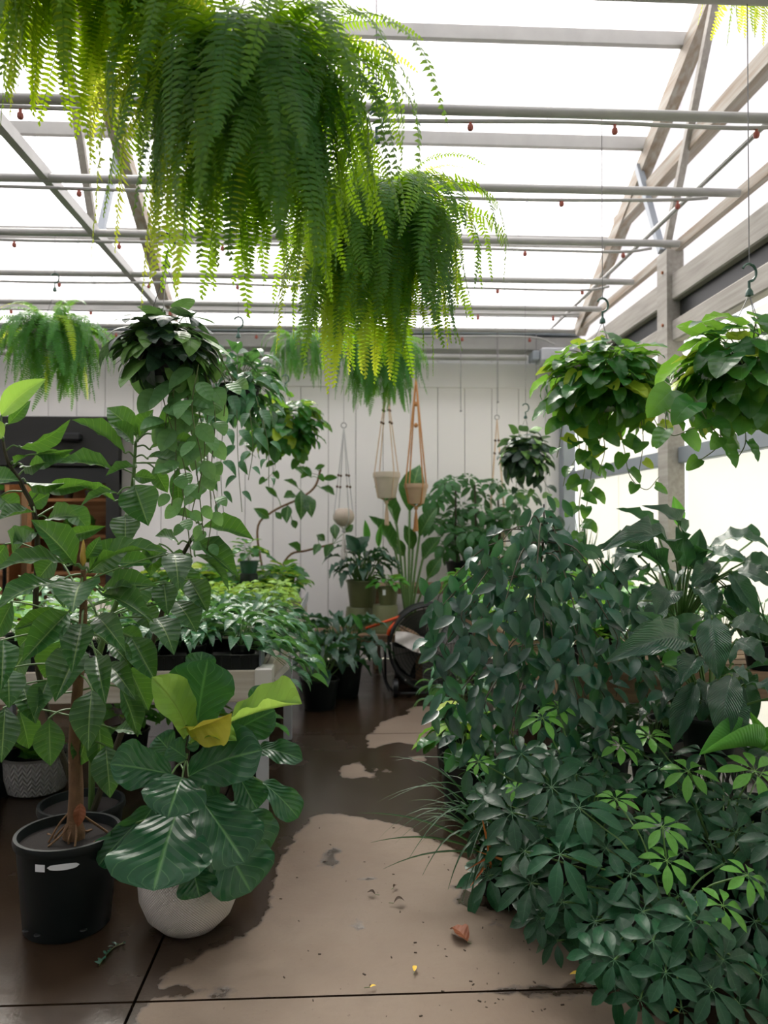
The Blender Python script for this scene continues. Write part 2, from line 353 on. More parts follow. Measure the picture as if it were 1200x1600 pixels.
def bez(pts, n=12):
    """smooth curve through points (Catmull-Rom)"""
    pts = [V(p) for p in pts]; q = [pts[0] * 2 - pts[1]] + pts + [pts[-1] * 2 - pts[-2]]; r = []
    for i in range(1, len(q) - 2):
        for k in range(n):
            t = k / n; a, b, c, d = q[i - 1], q[i], q[i + 1], q[i + 2]
            r.append(0.5 * ((2 * b) + (c - a) * t + (2 * a - 5 * b + 4 * c - d) * t * t + (3 * b - a - 3 * c + d) * t ** 3))
    r.append(pts[-1]); return r

# ------------------------------------------------------------------ leaves
def leaf_mesh(name, mat, hw, n=8, m=4, fold=0.12, arch=0.12, wave=0.0, wn=3, curl=0.0, base=0.0, seed=0, twist=0.0, pet=0.0):
    """unit-length leaf along +Y (chord 0..1), half width hw(t), facing +Z. petiole (pet) runs back from the base"""
    rr = random.Random(seed); vs, fs, uvs = [], [], []; ph = rr.random() * 6
    for i in range(n + 1):
        t = i / n; t = .45 * t + .55 * (1 - math.cos(PI * t)) / 2; h = max(hw(t), 0.0015); y = t
        for j in range(m + 1):
            u = j / m * 2 - 1; x = u * h
            z = arch * 4 * t * (1 - t) + abs(u) * h * fold * 2 + wave * math.sin(t * wn * 6.28 + ph + (1.5 if u > 0 else 0)) * abs(u) ** 1.5 * h * 4 - curl * (u * h) ** 2 * 6
            yy = y - base * (abs(u) ** 1.2) * h * max(0, 1 - t * 4) * 2
            a = twist * t; vs.append((x * math.cos(a) - z * math.sin(a) * 0, yy, z + x * math.sin(a))); uvs.append((j / m, t))
    for i in range(n):
        for j in range(m): a = i * (m + 1) + j; fs.append((a, a + 1, a + m + 2, a + m + 1))
    nl = len(vs)
    if pet:
        r = 0.010
        for y, z in ((0.02, 0.0), (-pet * 0.5, -0.02), (-pet, -0.05)):
            vs += [(-r, y, z), (r, y, z), (0, y, z - 2 * r)]
        for k in range(2):
            for j in range(3): fs.append((nl + k * 3 + j, nl + k * 3 + (j + 1) % 3, nl + k * 3 + 3 + (j + 1) % 3, nl + k * 3 + 3 + j))
        uvs += [(0.5, 0.0)] * 9
    me = bpy.data.meshes.new(name); me.from_pydata(vs, [], fs); me.update(); l = me.uv_layers.new(name='UVMap')
    idx = [0] * len(me.loops); me.loops.foreach_get('vertex_index', idx)
    l.data.foreach_set('uv', [c for i in idx for c in uvs[i]])
    me.polygons.foreach_set('use_smooth', [True] * len(me.polygons)); me.materials.append(mat); return me

ell = lambda w, p=0.5, q=1.0: (lambda t: w * (math.sin(PI * t ** (math.log(0.5) / math.log(p))) ** q) if 0 < t < 1 else 0)
def heart(w): return lambda t: w * (min(1, (t / 0.12)) ** 0.5) * (1 - t) ** 0.72 * (1 + 0.9 * t) * 0.95 if t > 0 else w * 0.25
FID = ((0, .0), (.04, .17), (.12, .30), (.25, .34), (.36, .36), (.5, .45), (.65, .53), (.78, .53), (.88, .46), (.95, .31), (1, 0))
def fid(w):
    def f(t):
        for (a, x), (b, y) in zip(FID, FID[1:]):
            if t <= b: return w * 1.9 * (x + (y - x) * (t - a) / (b - a))
        return 0
    return f

L = {}
def mk(kind, mat, hwf, cnt=3, **k):
    L[kind] = [leaf_mesh('leaf_' + kind, M[mat], hwf, seed=s * 7 + 1, arch=k.get('arch', 0.12) * (0.4 + 0.6 * s), fold=k.get('fold', 0.12) * (1.3 - 0.3 * s),
                         **{a: b for a, b in k.items() if a not in ('arch', 'fold')}) for s in range(cnt)]
mk('rubber', 'rubber', ell(0.5, 0.50, 1.0), n=12, m=6, fold=0.18, arch=0.08, wave=0.02)
mk('rubber_backlit', 'rubber_backlit', ell(0.5, 0.48, 0.85), n=12, m=6, fold=0.12, arch=0.08)
mk('fiddle', 'fiddle', fid(0.5), n=18, m=8, fold=0.08, arch=0.10, wave=0.028, wn=2.5)
mk('fiddle_new', 'fiddle_new', fid(0.5), n=18, m=8, fold=0.2, arch=0.10, wave=0.022, wn=2.5)
mk('fiddle_yellow', 'fiddle_yellow', fid(0.5), n=18, m=8, fold=0.3, arch=0.1, wave=0.03, wn=2)
mk('lily', 'lily', ell(0.5, 0.42, 0.9), n=14, m=6, fold=0.13, arch=0.15, wave=0.03, wn=4)
mk('lily_new', 'lily_new', ell(0.5, 0.42, 0.9), n=12, m=4, fold=0.2, arch=0.05)
mk('lilysmall', 'lily', ell(0.17, 0.42, 0.9), n=7, m=2, fold=0.2, arch=0.18)
mk('fig', 'fig', ell(0.22, 0.45, 0.85), n=6, m=2, fold=0.15, arch=0.06)
mk('pothos', 'pothos', heart(0.42), n=8, m=4, fold=0.10, arch=0.12, base=0.35, wave=0.02)
mk('scind', 'scindapsus', heart(0.38), n=8, m=4, fold=0.10, arch=0.14, base=0.3, curl=0.1)
mk('vinepale', 'vinepale', ell(0.36, 0.42, 0.7), n=7, m=4, fold=0.08, arch=0.08)
mk('bright', 'bright', heart(0.36), n=5, m=2, fold=0.15, arch=0.12)
mk('lime', 'lime', ell(0.30, 0.45, 0.8), n=4, m=2, fold=0.15, arch=0.08)
mk('syng', 'syng', ell(0.22, 0.33, 0.9), n=7, m=2, fold=0.25, arch=0.14)
mk('round', 'rubber', ell(0.28, 0.5, 0.8), n=7, m=2, fold=0.12, arch=0.05)
mk('brown', 'brownleaf', ell(0.32, 0.45, 0.8), n=8, m=6, fold=0.22, arch=0.18, wave=0.06, wn=2)
mk('browndark', 'darkdead', ell(0.25, 0.45, 0.8), n=8, m=4, fold=0.4, arch=0.2)
mk('yellow', 'yellowleaf', ell(0.22, 0.45, 0.8), n=6, m=2, fold=0.2, arch=0.1)
mk('blade', 'grass', lambda t: 0.014 * (1 - t ** 2) + 0.001, n=10, m=2, fold=0.4, arch=0.22)
mk('deadblade', 'deadblade', lambda t: 0.014 * (1 - t ** 2) + 0.001, n=8, m=2, fold=0.4, arch=0.22)
mk('paddle', 'rubber', ell(0.19, 0.42, 0.7), n=8, m=4, fold=0.2, arch=0.08)

def umbel(name, mat, nl, droop, seed, ratio=0.17, up=0.25):
    """compound umbrella leaf: leaflets radiating from the stalk tip at the origin, in the XY plane, facing +Z"""
    rr = random.Random(seed); vs, fs, uvs = [], [], []
    for k in range(nl):
        a = 2 * PI * k / nl + rr.uniform(-0.12, 0.12); ln = rr.uniform(0.8, 1.0) * (1 if 0 < k < nl else 1); pet = 0.16
        dr = droop * rr.uniform(0.7, 1.3); n0 = len(vs); n, m = 6, 2; f = ell(ratio, 0.58, 0.75)
        for i in range(n + 1):
            t = i / n; h = max(0.002, f(t)); d = pet + t * (ln - pet)
            for j in range(m + 1):
                u = j / m * 2 - 1; z = up * 0.3 * d - dr * d * d + abs(u) * h * 0.35; x = u * h
                vs.append((d * math.cos(a) - x * math.sin(a), d * math.sin(a) + x * math.cos(a), z)); uvs.append((j / m, t))
        for i in range(n):
            for j in range(m): q = n0 + i * (m + 1) + j; fs.append((q, q + 1, q + m + 2, q + m + 1))
        q = len(vs); h = 0.008
        vs += [(-h * math.sin(a), h * math.cos(a), 0), (h * math.sin(a), -h * math.cos(a), 0), (pet * math.cos(a) + h * math.sin(a), pet * math.sin(a) - h * math.cos(a), up * .3 * pet), (pet * math.cos(a) - h * math.sin(a), pet * math.sin(a) + h * math.cos(a), up * .3 * pet)]
        uvs += [(0.5, 0)] * 4; fs.append((q, q + 1, q + 2, q + 3))
    me = bpy.data.meshes.new(name); me.from_pydata(vs, [], fs); me.update(); l = me.uv_layers.new(name='UVMap')
    idx = [0] * len(me.loops); me.loops.foreach_get('vertex_index', idx); l.data.foreach_set('uv', [c for i in idx for c in uvs[i]])
    me.polygons.foreach_set('use_smooth', [True] * len(me.polygons)); me.materials.append(mat); return me
L['umb'] = [umbel('umbrella_leaf', M['schef'], 8, 0.35, 1), umbel('umbrella_leaf', M['schef'], 7, 0.6, 2), umbel('umbrella_leaf', M['schef'], 8, 0.2, 3), umbel('umbrella_leaf', M['schef'], 7, 0.8, 4)]
L['umb_new'] = [umbel('umbrella_leaf', M['schef_new'], 8, 0.3, 5, 0.15), umbel('umbrella_leaf', M['schef_new'], 7, 0.5, 6, 0.16)]
L['amate'] = [umbel('umbrella_leaf', M['bright_dark'], 6, 0.8, 8, 0.20), umbel('umbrella_leaf', M['bright_dark'], 7, 0.6, 9, 0.20)]

def leaf_mtx(base, d, nrm, length, width=None):
    """matrix that lays a unit leaf from base along d, facing nrm"""
    y = d.normalized(); z = nrm - y * nrm.dot(y)
    if z.length < 1e-4: z = y.orthogonal()
    z.normalize(); x = y.cross(z); w_ = length if width is None else width
    m = Matrix(((x.x * w_, y.x * length, z.x * length, base.x), (x.y * w_, y.y * length, z.y * length, base.y), (x.z * w_, y.z * length, z.z * length, base.z), (0, 0, 0, 1)))
    return m

CAMP = V((0, 0, 1.5))
def put(parent, kind, base, tip, nrm=None, width=None, var=None, roll=0.0, name='leaf'):
    base, tip = V(base), V(tip); d = tip - base; n = nrm if nrm is not None else (CAMP - base).normalized()
    if roll: n = Matrix.Rotation(rad(roll), 3, d.normalized()) @ n
    pool = L[kind]; me = pool[var if var is not None else R.randrange(len(pool))]
    return link(name, me, None, parent, leaf_mtx(base, d, n, d.length, width))

def hero(parent, kind, bx, by, tx, ty, Yb, Yt, wpx, roll=0, var=None, tilt=None):
    """leaf whose base and tip stand at the given points; wpx = seen width"""
    b, t = P(bx, by, Yb), P(tx, ty, Yt); wd = wpx * (Yb + Yt) / 2 / F / max(0.25, math.cos(rad(roll)))
    n = (CAMP - (b + t) / 2).normalized()
    n0 = n.copy(); ax = (t - b).normalized(); up = (R.uniform(.05, 1.0) if tilt is None else tilt) * (.25 if abs(roll) > 25 else 1)
    n = n + V((R.uniform(-.25, .25), 0, up)); n = (n - ax * n.dot(ax)).normalized(); n0 = (n0 - ax * n0.dot(ax)).normalized()
    return put(parent, kind, b, t, n, wd / max(.78, n.dot(n0)), var, roll)

def stalk(parent, pts, r, mat='stem', name='stem', seg=6, r2=None, n=5):
    c = bez(pts, n) if len(pts) > 2 else [V(p) for p in pts]; r2 = r if r2 is None else r2
    return MB().tube(c, [r + (r2 - r) * i / (len(c) - 1) for i in range(len(c))], seg).build(name, M[mat], parent, True)

def many_stalks(parent, lines, r, mat='stem', name='stems', seg=4):
    mb = MB()
    for pts in lines: mb.tube(bez(pts, 4) if len(pts) > 2 else pts, r, seg)
    o = mb.build(name, M[mat], parent, True); o['kind'] = 'stuff'; return o

def pot(parent, c, r, h, mat, taper=0.8, rim=0.02, name='pot', soil=True, seg=28, sm=True):
    rb = r * taper; pr = [(0.001, 0), (rb * 0.97, 0), (rb, 0.006), (r, h - rim), (r * 1.05, h - rim), (r * 1.07, h - rim * 0.5), (r * 1.05, h), (r * 0.98, h), (r * 0.95, h - 0.04)]
    o = MB().lathe(c, pr, seg).build(name, M[mat], parent, sm)
    if soil: MB().lathe(V(c) + V((0, 0, h - 0.035)), [(0.001, 0.006), (r * 0.5, 0.004), (r * 0.96, 0)], seg).build('soil', M['soil'], parent, True)
    return o

# ------------------------------------------------------------------ floor: cast slabs with recessed joints, wet all but a few patches
DRY = [
 [(205,1640),(218,1590),(245,1556),(262,1522),(300,1498),(345,1480),(378,1464),(400,1448),(422,1412),(429,1372),(440,1338),(467,1301),(483,1279),(504,1271),(537,1273),(567,1278),(621,1288),(646,1295),(658,1309),(675,1313),(692,1317),(717,1338),(742,1351),(775,1388),(800,1400),(840,1430),(900,1470),(925,1500),(920,1536),(960,1560),(1040,1600),(1060,1650)],
 [(533,1199),(545,1193),(562,1191),(572,1203),(590,1218),(572,1214),(558,1216),(545,1214),(536,1215)],
 [(583,1145),(597,1128),(608,1124),(630,1117),(655,1113),(690,1113),(740,1120),(760,1163),(690,1166),(667,1166),(640,1162),(617,1159),(600,1164),(579,1171),(572,1150)],
 [(634,1110),(650,1103),(690,1104),(720,1111),(690,1113),(650,1113)],
 [(592,1200),(610,1203),(612,1208),(598,1206)],[(640,1182),(662,1181),(664,1189),(646,1190)],
]
WET = [  # damp marks inside the dry patches
 [(512,1330),(524,1318),(530,1330),(524,1342),(527,1352),(514,1360),(498,1352),(503,1342)],
 [(560,1378),(575,1368),(588,1374),(570,1380)],[(543,1447),(552,1432),(568,1442),(566,1456),(550,1452)],
 [(700,1386),(720,1381),(735,1390),(760,1400),(800,1402),(830,1420),(800,1428),(740,1418),(705,1410),(722,1396)],
 [(757,1446),(770,1439),(790,1440),(785,1450),(765,1452)],[(745,1552),(810,1541),(900,1537),(990,1545),(930,1556),(830,1558)],
 [(230,1552),(262,1540),(330,1545),(440,1551),(330,1560),(262,1563)],
]
def floor_pt(px, py):
    d = CM.to_3x3() @ V((px - 600, 800 - py, -F)); t = -1.5 / d.z; return (d.x * t, d.y * t)
DRYW = [[floor_pt(*p) for p in q] for q in DRY]; WETW = [[floor_pt(*p) for p in q] for q in WET]
def sdf(x, y, poly):
    ins = False; dm = 1e9; n = len(poly)
    for i in range(n):
        ax, ay = poly[i]; bx, by = poly[(i + 1) % n]
        if (ay > y) != (by > y) and x < (bx - ax) * (y - ay) / (by - ay) + ax: ins = not ins
        dx, dy = bx - ax, by - ay; t = max(0, min(1, ((x - ax) * dx + (y - ay) * dy) / (dx * dx + dy * dy + 1e-12)))
        dm = min(dm, (x - ax - t * dx) ** 2 + (y - ay - t * dy) ** 2)
    return -math.sqrt(dm) if ins else math.sqrt(dm)
def wetness(x, y):
    d = min(sdf(x, y, q) for q in DRYW); e = min(sdf(x, y, q) for q in WETW)
    return max(d, -e)
floor = empty('floor', (0, 0, 0), 'grey brown concrete floor with wet and dry patches and straight joints', 'floor', kind='structure')
JY = [-6.6, -3.61, -0.57, 2.47, 5.51, 8.55]; JX = [-5.2, -3.72, -0.66, 2.55]
for i in range(3):
    for j in range(5):
        x0, x1, y0, y1 = JX[i] + .005, JX[i + 1] - .005, JY[j] + .005, JY[j + 1] - .005
        near = j in (2, 3) and i > 0; step = 0.05 if near else 0.5
        if j == 2 and i > 0: step = 0.06
        if j == 4 and i > 0: step = 0.08
        xs = [x0 + (x1 - x0) * k / max(1, round((x1 - x0) / step)) for k in range(max(1, round((x1 - x0) / step)) + 1)]
        ys = [y0 + (y1 - y0) * k / max(1, round((y1 - y0) / step)) for k in range(max(1, round((y1 - y0) / step)) + 1)]
        vs = [(x, y, 0) for y in ys for x in xs]; nx = len(xs)
        fs = [(a * nx + b, a * nx + b + 1, (a + 1) * nx + b + 1, (a + 1) * nx + b) for a in range(len(ys) - 1) for b in range(nx - 1)]
        n0 = len(vs); vs += [(x0, y0, -.1), (x1, y0, -.1), (x1, y1, -.1), (x0, y1, -.1)]
        c = (0, nx - 1, nx * len(ys) - 1, nx * (len(ys) - 1))
        for q in range(4): fs.append((c[q], n0 + q, n0 + (q + 1) % 4, c[(q + 1) % 4]))
        me = bpy.data.meshes.new('slab'); me.from_pydata(vs, [], fs); me.update()
        at = me.attributes.new('wet', 'FLOAT', 'POINT')
        at.data.foreach_set('value', [(wetness(x, y) if step < 0.1 and y > 1.0 else 0.3) for x, y, z in vs])
        link('slab', me, M['concrete'], floor)
MB().box((-5.2, -6.6, -0.2), (2.6, 8.6, -0.035)).build('slab_bed', M['soil'], floor)
gr = MB().box((-30, -25, -0.35), (30, 40, -0.21)).build('ground', M['ground']); tag(gr, 'pale ground outside the greenhouse', 'ground', kind='structure')

# ------------------------------------------------------------------ back wall (white ribbed siding) and the opening to the shop
YB = 8.55; XR = 2.55; XL = -5.2
wb = empty('wall_back', (0, YB, 0), 'white panelled back wall with fine vertical seams', 'wall', kind='structure')
x = XR; pw = 0.305
while x > XL:
    a = max(XL, x - pw + .006); z0 = 2.66 if x - pw / 2 < -2.45 else 0
    MB().box((a, YB, z0), (x, YB + 0.05, 3.62), 0.004).build('siding_panel', M['siding'], wb); x -= pw
MB().box((XL, YB + 0.045, 2.66), (-2.46, YB + 0.09, 3.62)).box((-2.46, YB + .045, 0), (XR, YB + .09, 3.62)).build('backing_board', M['plaster'], wb)
MB().box((-2.4, YB - 0.02, 3.02), (XR, YB + .01, 3.3), 0.004).build('top_board', M['siding'], wb)
dr = empty('door_1', (-3.8, YB, 0), 'wide dark framed opening from the greenhouse into the shop', 'door', kind='structure')
MB().box((XL, YB - 0.08, 2.12), (-2.46, YB + .14, 2.66), 0.01).build('header', M['darkframe'], dr)
MB().box((XL, YB - 0.05, 1.93), (-2.46, YB + .14, 2.11), 0.01).build('shutter_guide', M['black'], dr)
MB().box((-2.60, YB - 0.06, 0), (-2.46, YB + .14, 2.12), 0.01).build('door_jamb', M['darkframe'], dr)
q0 = P(78, 682, YB - .1); MB().box((q0.x, YB - 0.20, 2.39), (q0.x + 0.34, YB - .07, 2.47), 0.015).build('sensor_box', M['black'], dr)
# shop beyond
for nm, a_, b_, mt, lb_ in (('wall_shop_back', (-8.4, 12.0, 0), (-1.6, 12.1, 3.0), 'cream', 'cream back wall of the shop room'), ('wall_shop_right', (-1.7, YB + .1, 0), (-1.6, 11.99, 3.0), 'cream', 'cream right wall of the shop room'),
        ('wall_shop_left', (-8.4, YB + .1, 0), (-8.3, 11.99, 3), 'cream', 'cream left wall of the shop room'), ('floor_shop', (-8.4, YB + .1, -0.1), (-1.6, 12.1, 0), 'plaster', 'grey floor of the shop room'), ('ceiling_shop', (-8.4, YB + .1, 3.0), (-1.6, 12.1, 3.1), 'cream', 'cream ceiling of the shop room')):
    o = MB().box(a_, b_).build(nm, M[mt]); tag(o, lb_, nm.split('_')[0], kind='structure')
ld = bpy.data.lights.new('shop_fill_light', 'AREA'); lo = bpy.data.objects.new('shop_fill_light', ld); COL.objects.link(lo); lo.location = (-4.4, 10.4, 2.95); ld.size = 1.6; ld.energy = 26; ld.color = (1, .85, .65)  # added fill light that brightens the shop, no fixture modelled
for k, (sx_, dsc) in enumerate(((-5.35, 'tall brown wooden shop shelf behind the flowers, left of the white sign'), (-3.55, 'tall brown wooden shop shelf nearest the dark door jamb'))):
    t = empty('shop_shelf', (sx_, 10.9, 0), dsc, 'shelf', 'wooden shelves in the shop')
    for e in (-0.75, 0.75): MB().box((sx_ + e - .03, 10.7, 0), (sx_ + e + .03, 11.1, 2.3), .005).build('side_panel', M['shelfwood'], t)
    for z in (0.3, 0.8, 1.3, 1.8, 2.26): MB().box((sx_ - .74, 10.7, z), (sx_ + .74, 11.1, z + .04), .004).build('shelf', M['shelfwood'], t)
    MB().box((sx_ - .74, 11.08, 0), (sx_ + .74, 11.11, 2.3)).build('back_panel', M['shelfwood'], t)
    rr = random.Random(k)
    for z in (0.84, 1.34, 1.84):
        for j in range(5):
            xx = sx_ - .6 + j * .3; c = (xx, 10.9, z)
            g = empty('shelf_pot', c, None, None); tag(g, 'small shop pot, %s shelf of the %s unit, %s' % (['low', 'middle', 'upper'][int(z * 2) - 1], ['left', 'right'][k], ['leftmost', 'second from left', 'middle of five', 'second from right', 'rightmost'][j]), 'pot', 'small pots on the shop shelves')
            pot(g, c, .07, .12, rr.choice(['darkframe', 'terracotta', 'whitepot']), seg=12)
            for q in range(7):
                a = rr.uniform(0, 6.28); b = V(c) + V((0, 0, .1)); put(g, rr.choice(['bright', 'lime']), b, b + V((math.cos(a) * .1, math.sin(a) * .1, rr.uniform(.05, .2))), V((0, -.3, 1)))
sg = empty('shop_sign', (-4.25, 9.75, 0), 'blank white standing sign board in the shop beyond the opening', 'sign')
MB().box((-4.42, 9.74, 1.25), (-4.02, 9.77, 1.72), .006).build('sign_board', M['whitepot'], sg); MB().box((-4.24, 9.75, 0), (-4.2, 9.78, 1.26)).box((-4.42, 9.6, 0), (-4.02, 9.9, .02)).build('sign_stand', M['black'], sg)
fb = empty('flower_tub', (-4.5, 9.45, 0), 'tub of red and yellow flowers standing in the shop beyond the opening', 'flowers')
pot(fb, (-4.5, 9.45, 0), .22, .95, 'darkframe', seg=20)
rr = random.Random(4)
for k in range(46):
    c = V((-4.5 + rr.gauss(0, .17), 9.45 + rr.gauss(0, .12), 1.06 + rr.uniform(-.06, .16)))
    m = MB().lathe(c, [(.001, 0), (.02, .012), (.035, .03), (.03, .034), (.001, .02)], 7)
    m.build('flower', M[rr.choice(['flowerR', 'flowerY', 'flowerY'])], fb)
many_stalks(fb, [[(-4.5, 9.45, .9), (-4.5 + rr.gauss(0, .15), 9.45 + rr.gauss(0, .1), 1.08)] for _ in range(20)], .004)

# ------------------------------------------------------------------ roof: sheets on purlins and rafters, horizontal trusses
YE, ZE, SL = 8.05, 3.62, 0.515; YR = 1.2; ZR = ZE + SL * (YE - YR)
rz = lambda y: ZE + SL * (YE - y) if y > YR else ZR - SL * (YR - y)
ceil = empty('ceiling', (0, 0, 3.6), 'sloping greenhouse roof of milky sheets on steel purlins and rafters', 'ceiling', kind='structure')
xs = [XR + .1 - 1.03 * k for k in range(9)]
for k in range(8):
    a, b = xs[k + 1] + .012, xs[k] - .012
    for (y0, y1) in ((YE + .25, YR), (YR, -6.6)):
        m = MB(); n = 1
        for (y, z) in ((y0, rz(y0) + .10), (y1, rz(y1) + .10)):
            m.v += [(a, y, z), (b, y, z), (b, y, z + .012), (a, y, z + .012)]
        m.f += [(0, 1, 5, 4), (1, 2, 6, 5), (2, 3, 7, 6), (3, 0, 4, 7), (0, 3, 2, 1), (4, 5, 6, 7)]
        m.build('roof_sheet', M['roof' if y0 > YR else 'blockroof'], ceil)  # slope behind the camera gets the added light-cutting sheet
for y in (7.95, 7.11, 6.18, 5.43, 4.6, 3.75, 2.9, 2.05, 1.2, .3, -.7, -1.7, -2.8, -4, -5.3):
    MB().bar((XL, y, rz(y) + .045), (XR - .03, y, rz(y) + .045), .05, .10).build('purlin', M['steel'], ceil)
TX = [XR - .06, -1.79, -4.6]
for tx in TX:
    for y0, y1 in ((YE, YR), (YR, -6.6)):
        MB().bar((tx, y0, rz(y0) - .07), (tx, y1, rz(y1) - .07), .10, .14).build('rafter', M['rafter'], ceil)
    MB().bar((tx, 8.3, 3.58), (tx, -6.6, 3.58), .05, .07).build('truss_chord', M['rafter'] if tx > 0 else M['steel'], ceil)
    for (ya, za, yb, zb) in ((6.27, rz(6.27) - .05, 5.80, 3.6), (4.75, rz(4.75) - .05, 5.72, 3.6), (3.3, rz(3.3) - .05, 3.5, 3.6), (2.2, rz(2.2) - .05, 3.4, 3.6), (1.2, rz(1.2) - .1, 1.2, 3.6)):
        MB().bar((tx - .05, ya, za), (tx - .05, yb, zb), .05, .05).build('truss_web', M['bluesteel'] if ya > 5 else M['timber'], ceil)
MB().tube([(XR - .32, 8.3, 3.62), (XR - .32, 5.8, 3.625), (XR - .32, -3, 3.63)], .017, 8).build('edge_pipe', M['steel'], ceil, True)
for y in (8.10, 7.25, 6.42, 5.52, 4.65, 3.78, 2.91, 2.04, 1.17, .3):
    MB().tube([(XL, y, 3.55), (-1.3, y, 3.56), (XR - .1, y, 3.56)], .026, 10).build('cross_rail', M['steel'], ceil, True)
names = ['nearest the back wall', 'second from the back wall', 'third from the back wall', 'fourth from the back wall', 'fifth from the back wall', 'sixth from the back wall, nearest in view']
rr = random.Random(11)
for k, y in enumerate((8.05, 7.2, 6.36, 5.46, 4.59, 3.72)):
    t = empty('irrigation_pipe', (0, y, 3.48), 'thin sagging grey watering pipe with red nozzles, ' + names[k], 'pipe', 'watering pipes under the roof')
    pts = [(XL, y, 3.49)]
    for i in range(9):
        xx = -4.6 + i * .82; pts.append((xx, y, 3.475 + rr.uniform(-.012, .012)))
    pts.append((XR - .33, y, 3.50 if k else 3.40))
    MB().tube(bez(pts, 4), .0105, 6).build('pipe', M['steel'], t, True)
    for i in range(10):
        xx = -4.53 + i * .72 + .02 * k
        if xx > XR - .4: continue
        MB().tube([(xx, y, 3.475), (xx, y, 3.455)], .008, 6).lathe((xx, y, 3.415), [(.004, 0.01), (.012, .014), (.016, .024), (.014, .040), (.006, .042)], 8).build('nozzle', M['red'], t, True)
# gutter and conduit at the eave
gt = empty('gutter', (0, 8.25, 3.4), 'long grey steel gutter along the top of the back wall', 'gutter', kind='structure')
MB().box((XL, 8.18, 3.36), (XR, 8.42, 3.52), .015).build('gutter_trough', M['steel'], gt); MB().box((XL, 8.16, 3.53), (XR, 8.44, 3.58), .01).build('gutter_lip', M['bluesteel'], gt)
MB().tube([(XL, 8.2, 3.29), (1.95, 8.2, 3.29)], .035, 10).build('conduit', M['steel'], gt, True)
bx = P(868, 546, 8.05); eb = empty('motor_box', (bx.x, 8.1, 3.3), 'grey metal motor box at the end of the conduit below the gutter', 'box')
MB().box((bx.x - .16, 8.0, 3.22), (bx.x + .28, 8.3, 3.36), .012).build('housing', M['box'], eb)
MB().box((bx.x - .24, 8.06, 3.24), (bx.x - .17, 8.26, 3.34), .01).build('coupling', M['bluesteel'], eb)

# ------------------------------------------------------------------ right wall: posts, rails, milky sheets, gable above
wr = empty('wall_right', (XR, 0, 0), 'side wall of milky sheets with timber rails and steel posts', 'wall', kind='structure')
PY = [8.45, 5.71, 2.97, .23, -2.5, -5.2]
for i, y in enumerate(PY):
    MB().box((XR - .15, y - .09, 0), (XR - .02, y + .09, 3.56), .006).build('post', M['timber'] if i else M['bluesteel'], wr)
    MB().box((XR - .10, y + .095, 0), (XR + .0, y + .15, 2.0), .004).build('post_strip', M['bluesteel'], wr)
    if i == 1:
        for z in (.95, 3.0, 3.4): MB().tube([(XR - .16, y - .02, z), (XR - .145, y - .02, z)], .012, 8).build('bolt', M['rust'], wr)
for i in range(len(PY) - 1):
    ya, yb = PY[i] - .09, PY[i + 1] + .09
    MB().box((XR - .11, yb, 3.17), (XR - .02, ya, 3.37), .01).build('rail', M['timber'], wr)
    MB().box((XR - .11, yb, 2.86), (XR - .02, ya, 3.02), .01).build('rail', M['timber'], wr)
    MB().box((XR - .05, yb, 3.02), (XR - .02, ya, 3.17)).build('rail_gap', M['black'], wr)
    MB().box((XR - .07, yb, 1.95), (XR + .0, ya, 2.07), .005).build('mid_rail', M['bluesteel'], wr)
    MB().box((XR - .07, yb, .0), (XR + .0, ya, .12), .005).build('base_rail', M['bluesteel'], wr)
    n = 2; st = (ya - yb) / n
    for k in range(n):
        for z0, z1 in ((.12, 1.95), (2.07, 2.84), (3.36, 6.9)):
            m = MB()
            if z0 < 3: m.box((XR + .0, yb + k * st + .006, z0), (XR + .012, yb + (k + 1) * st - .006, z1))
            else:
                a, b = yb - .09 + k * (st + .09), yb - .09 + (k + 1) * (st + .09)
                pts = [(a, z0), (b, z0), (b, min(z1, rz(b) + .1)), (a, min(z1, rz(a) + .1))]
                m.v = [(XR, y, z) for y, z in pts] + [(XR + .012, y, z) for y, z in pts]
                m.f = [(0, 1, 2, 3), (7, 6, 5, 4), (0, 4, 5, 1), (1, 5, 6, 2), (2, 6, 7, 3), (3, 7, 4, 0)]
            m.build('wall_sheet', M['wallsheet' if z0 < 3 else 'gablesheet'], wr)
MB().box((XR - .10, -6, 4.17), (XR - .0, 6.9, 4.31), .01).build('gable_rail', M['rafter'], wr)
wl = MB().box((XL - .1, -6.6, 0), (XL, 8.6, 5.5)).build('wall_left', M['siding']); tag(wl, 'white wall on the far side of the left benches', 'wall', kind='structure')
wf_ = MB().box((XL - .1, -6.75, 0), (XR + .1, -6.62, 6.6)).build('wall_front_light_block', M['plaster']); tag(wf_, 'unseen grey wall added behind the viewpoint to cut fill light', 'wall', kind='structure')  # added out of view and kept dark to reduce fill from behind the camera

def hang_wire(parent, x, y, z0, z1=3.55, r=.0022, name='hanging_wire'):
    return MB().tube([(x, y, z0), (x, y, z1)], r, 5).build(name, M['wire'], parent)
for (px, y0, y1, Y, d) in ((720, 0, 642, 8.10, 'thin grey wire hanging free in front of the back wall, right of the tan macrame'), (778, 0, 628, 8.1, 'thin grey wire hanging free beside the macrame with the half hidden pot'), (838, 0, 600, 8.1, 'thin grey wire hanging free beside the small pale-leaved basket')):
    a = P(px, y1, Y); o = MB().tube([(a.x, Y, a.z), (a.x, Y, 3.54)], .004, 5).ball((a.x, Y, a.z), .012).build('dangling_wire', M['wire']); tag(o, d, 'wire', 'free wires by the back wall')

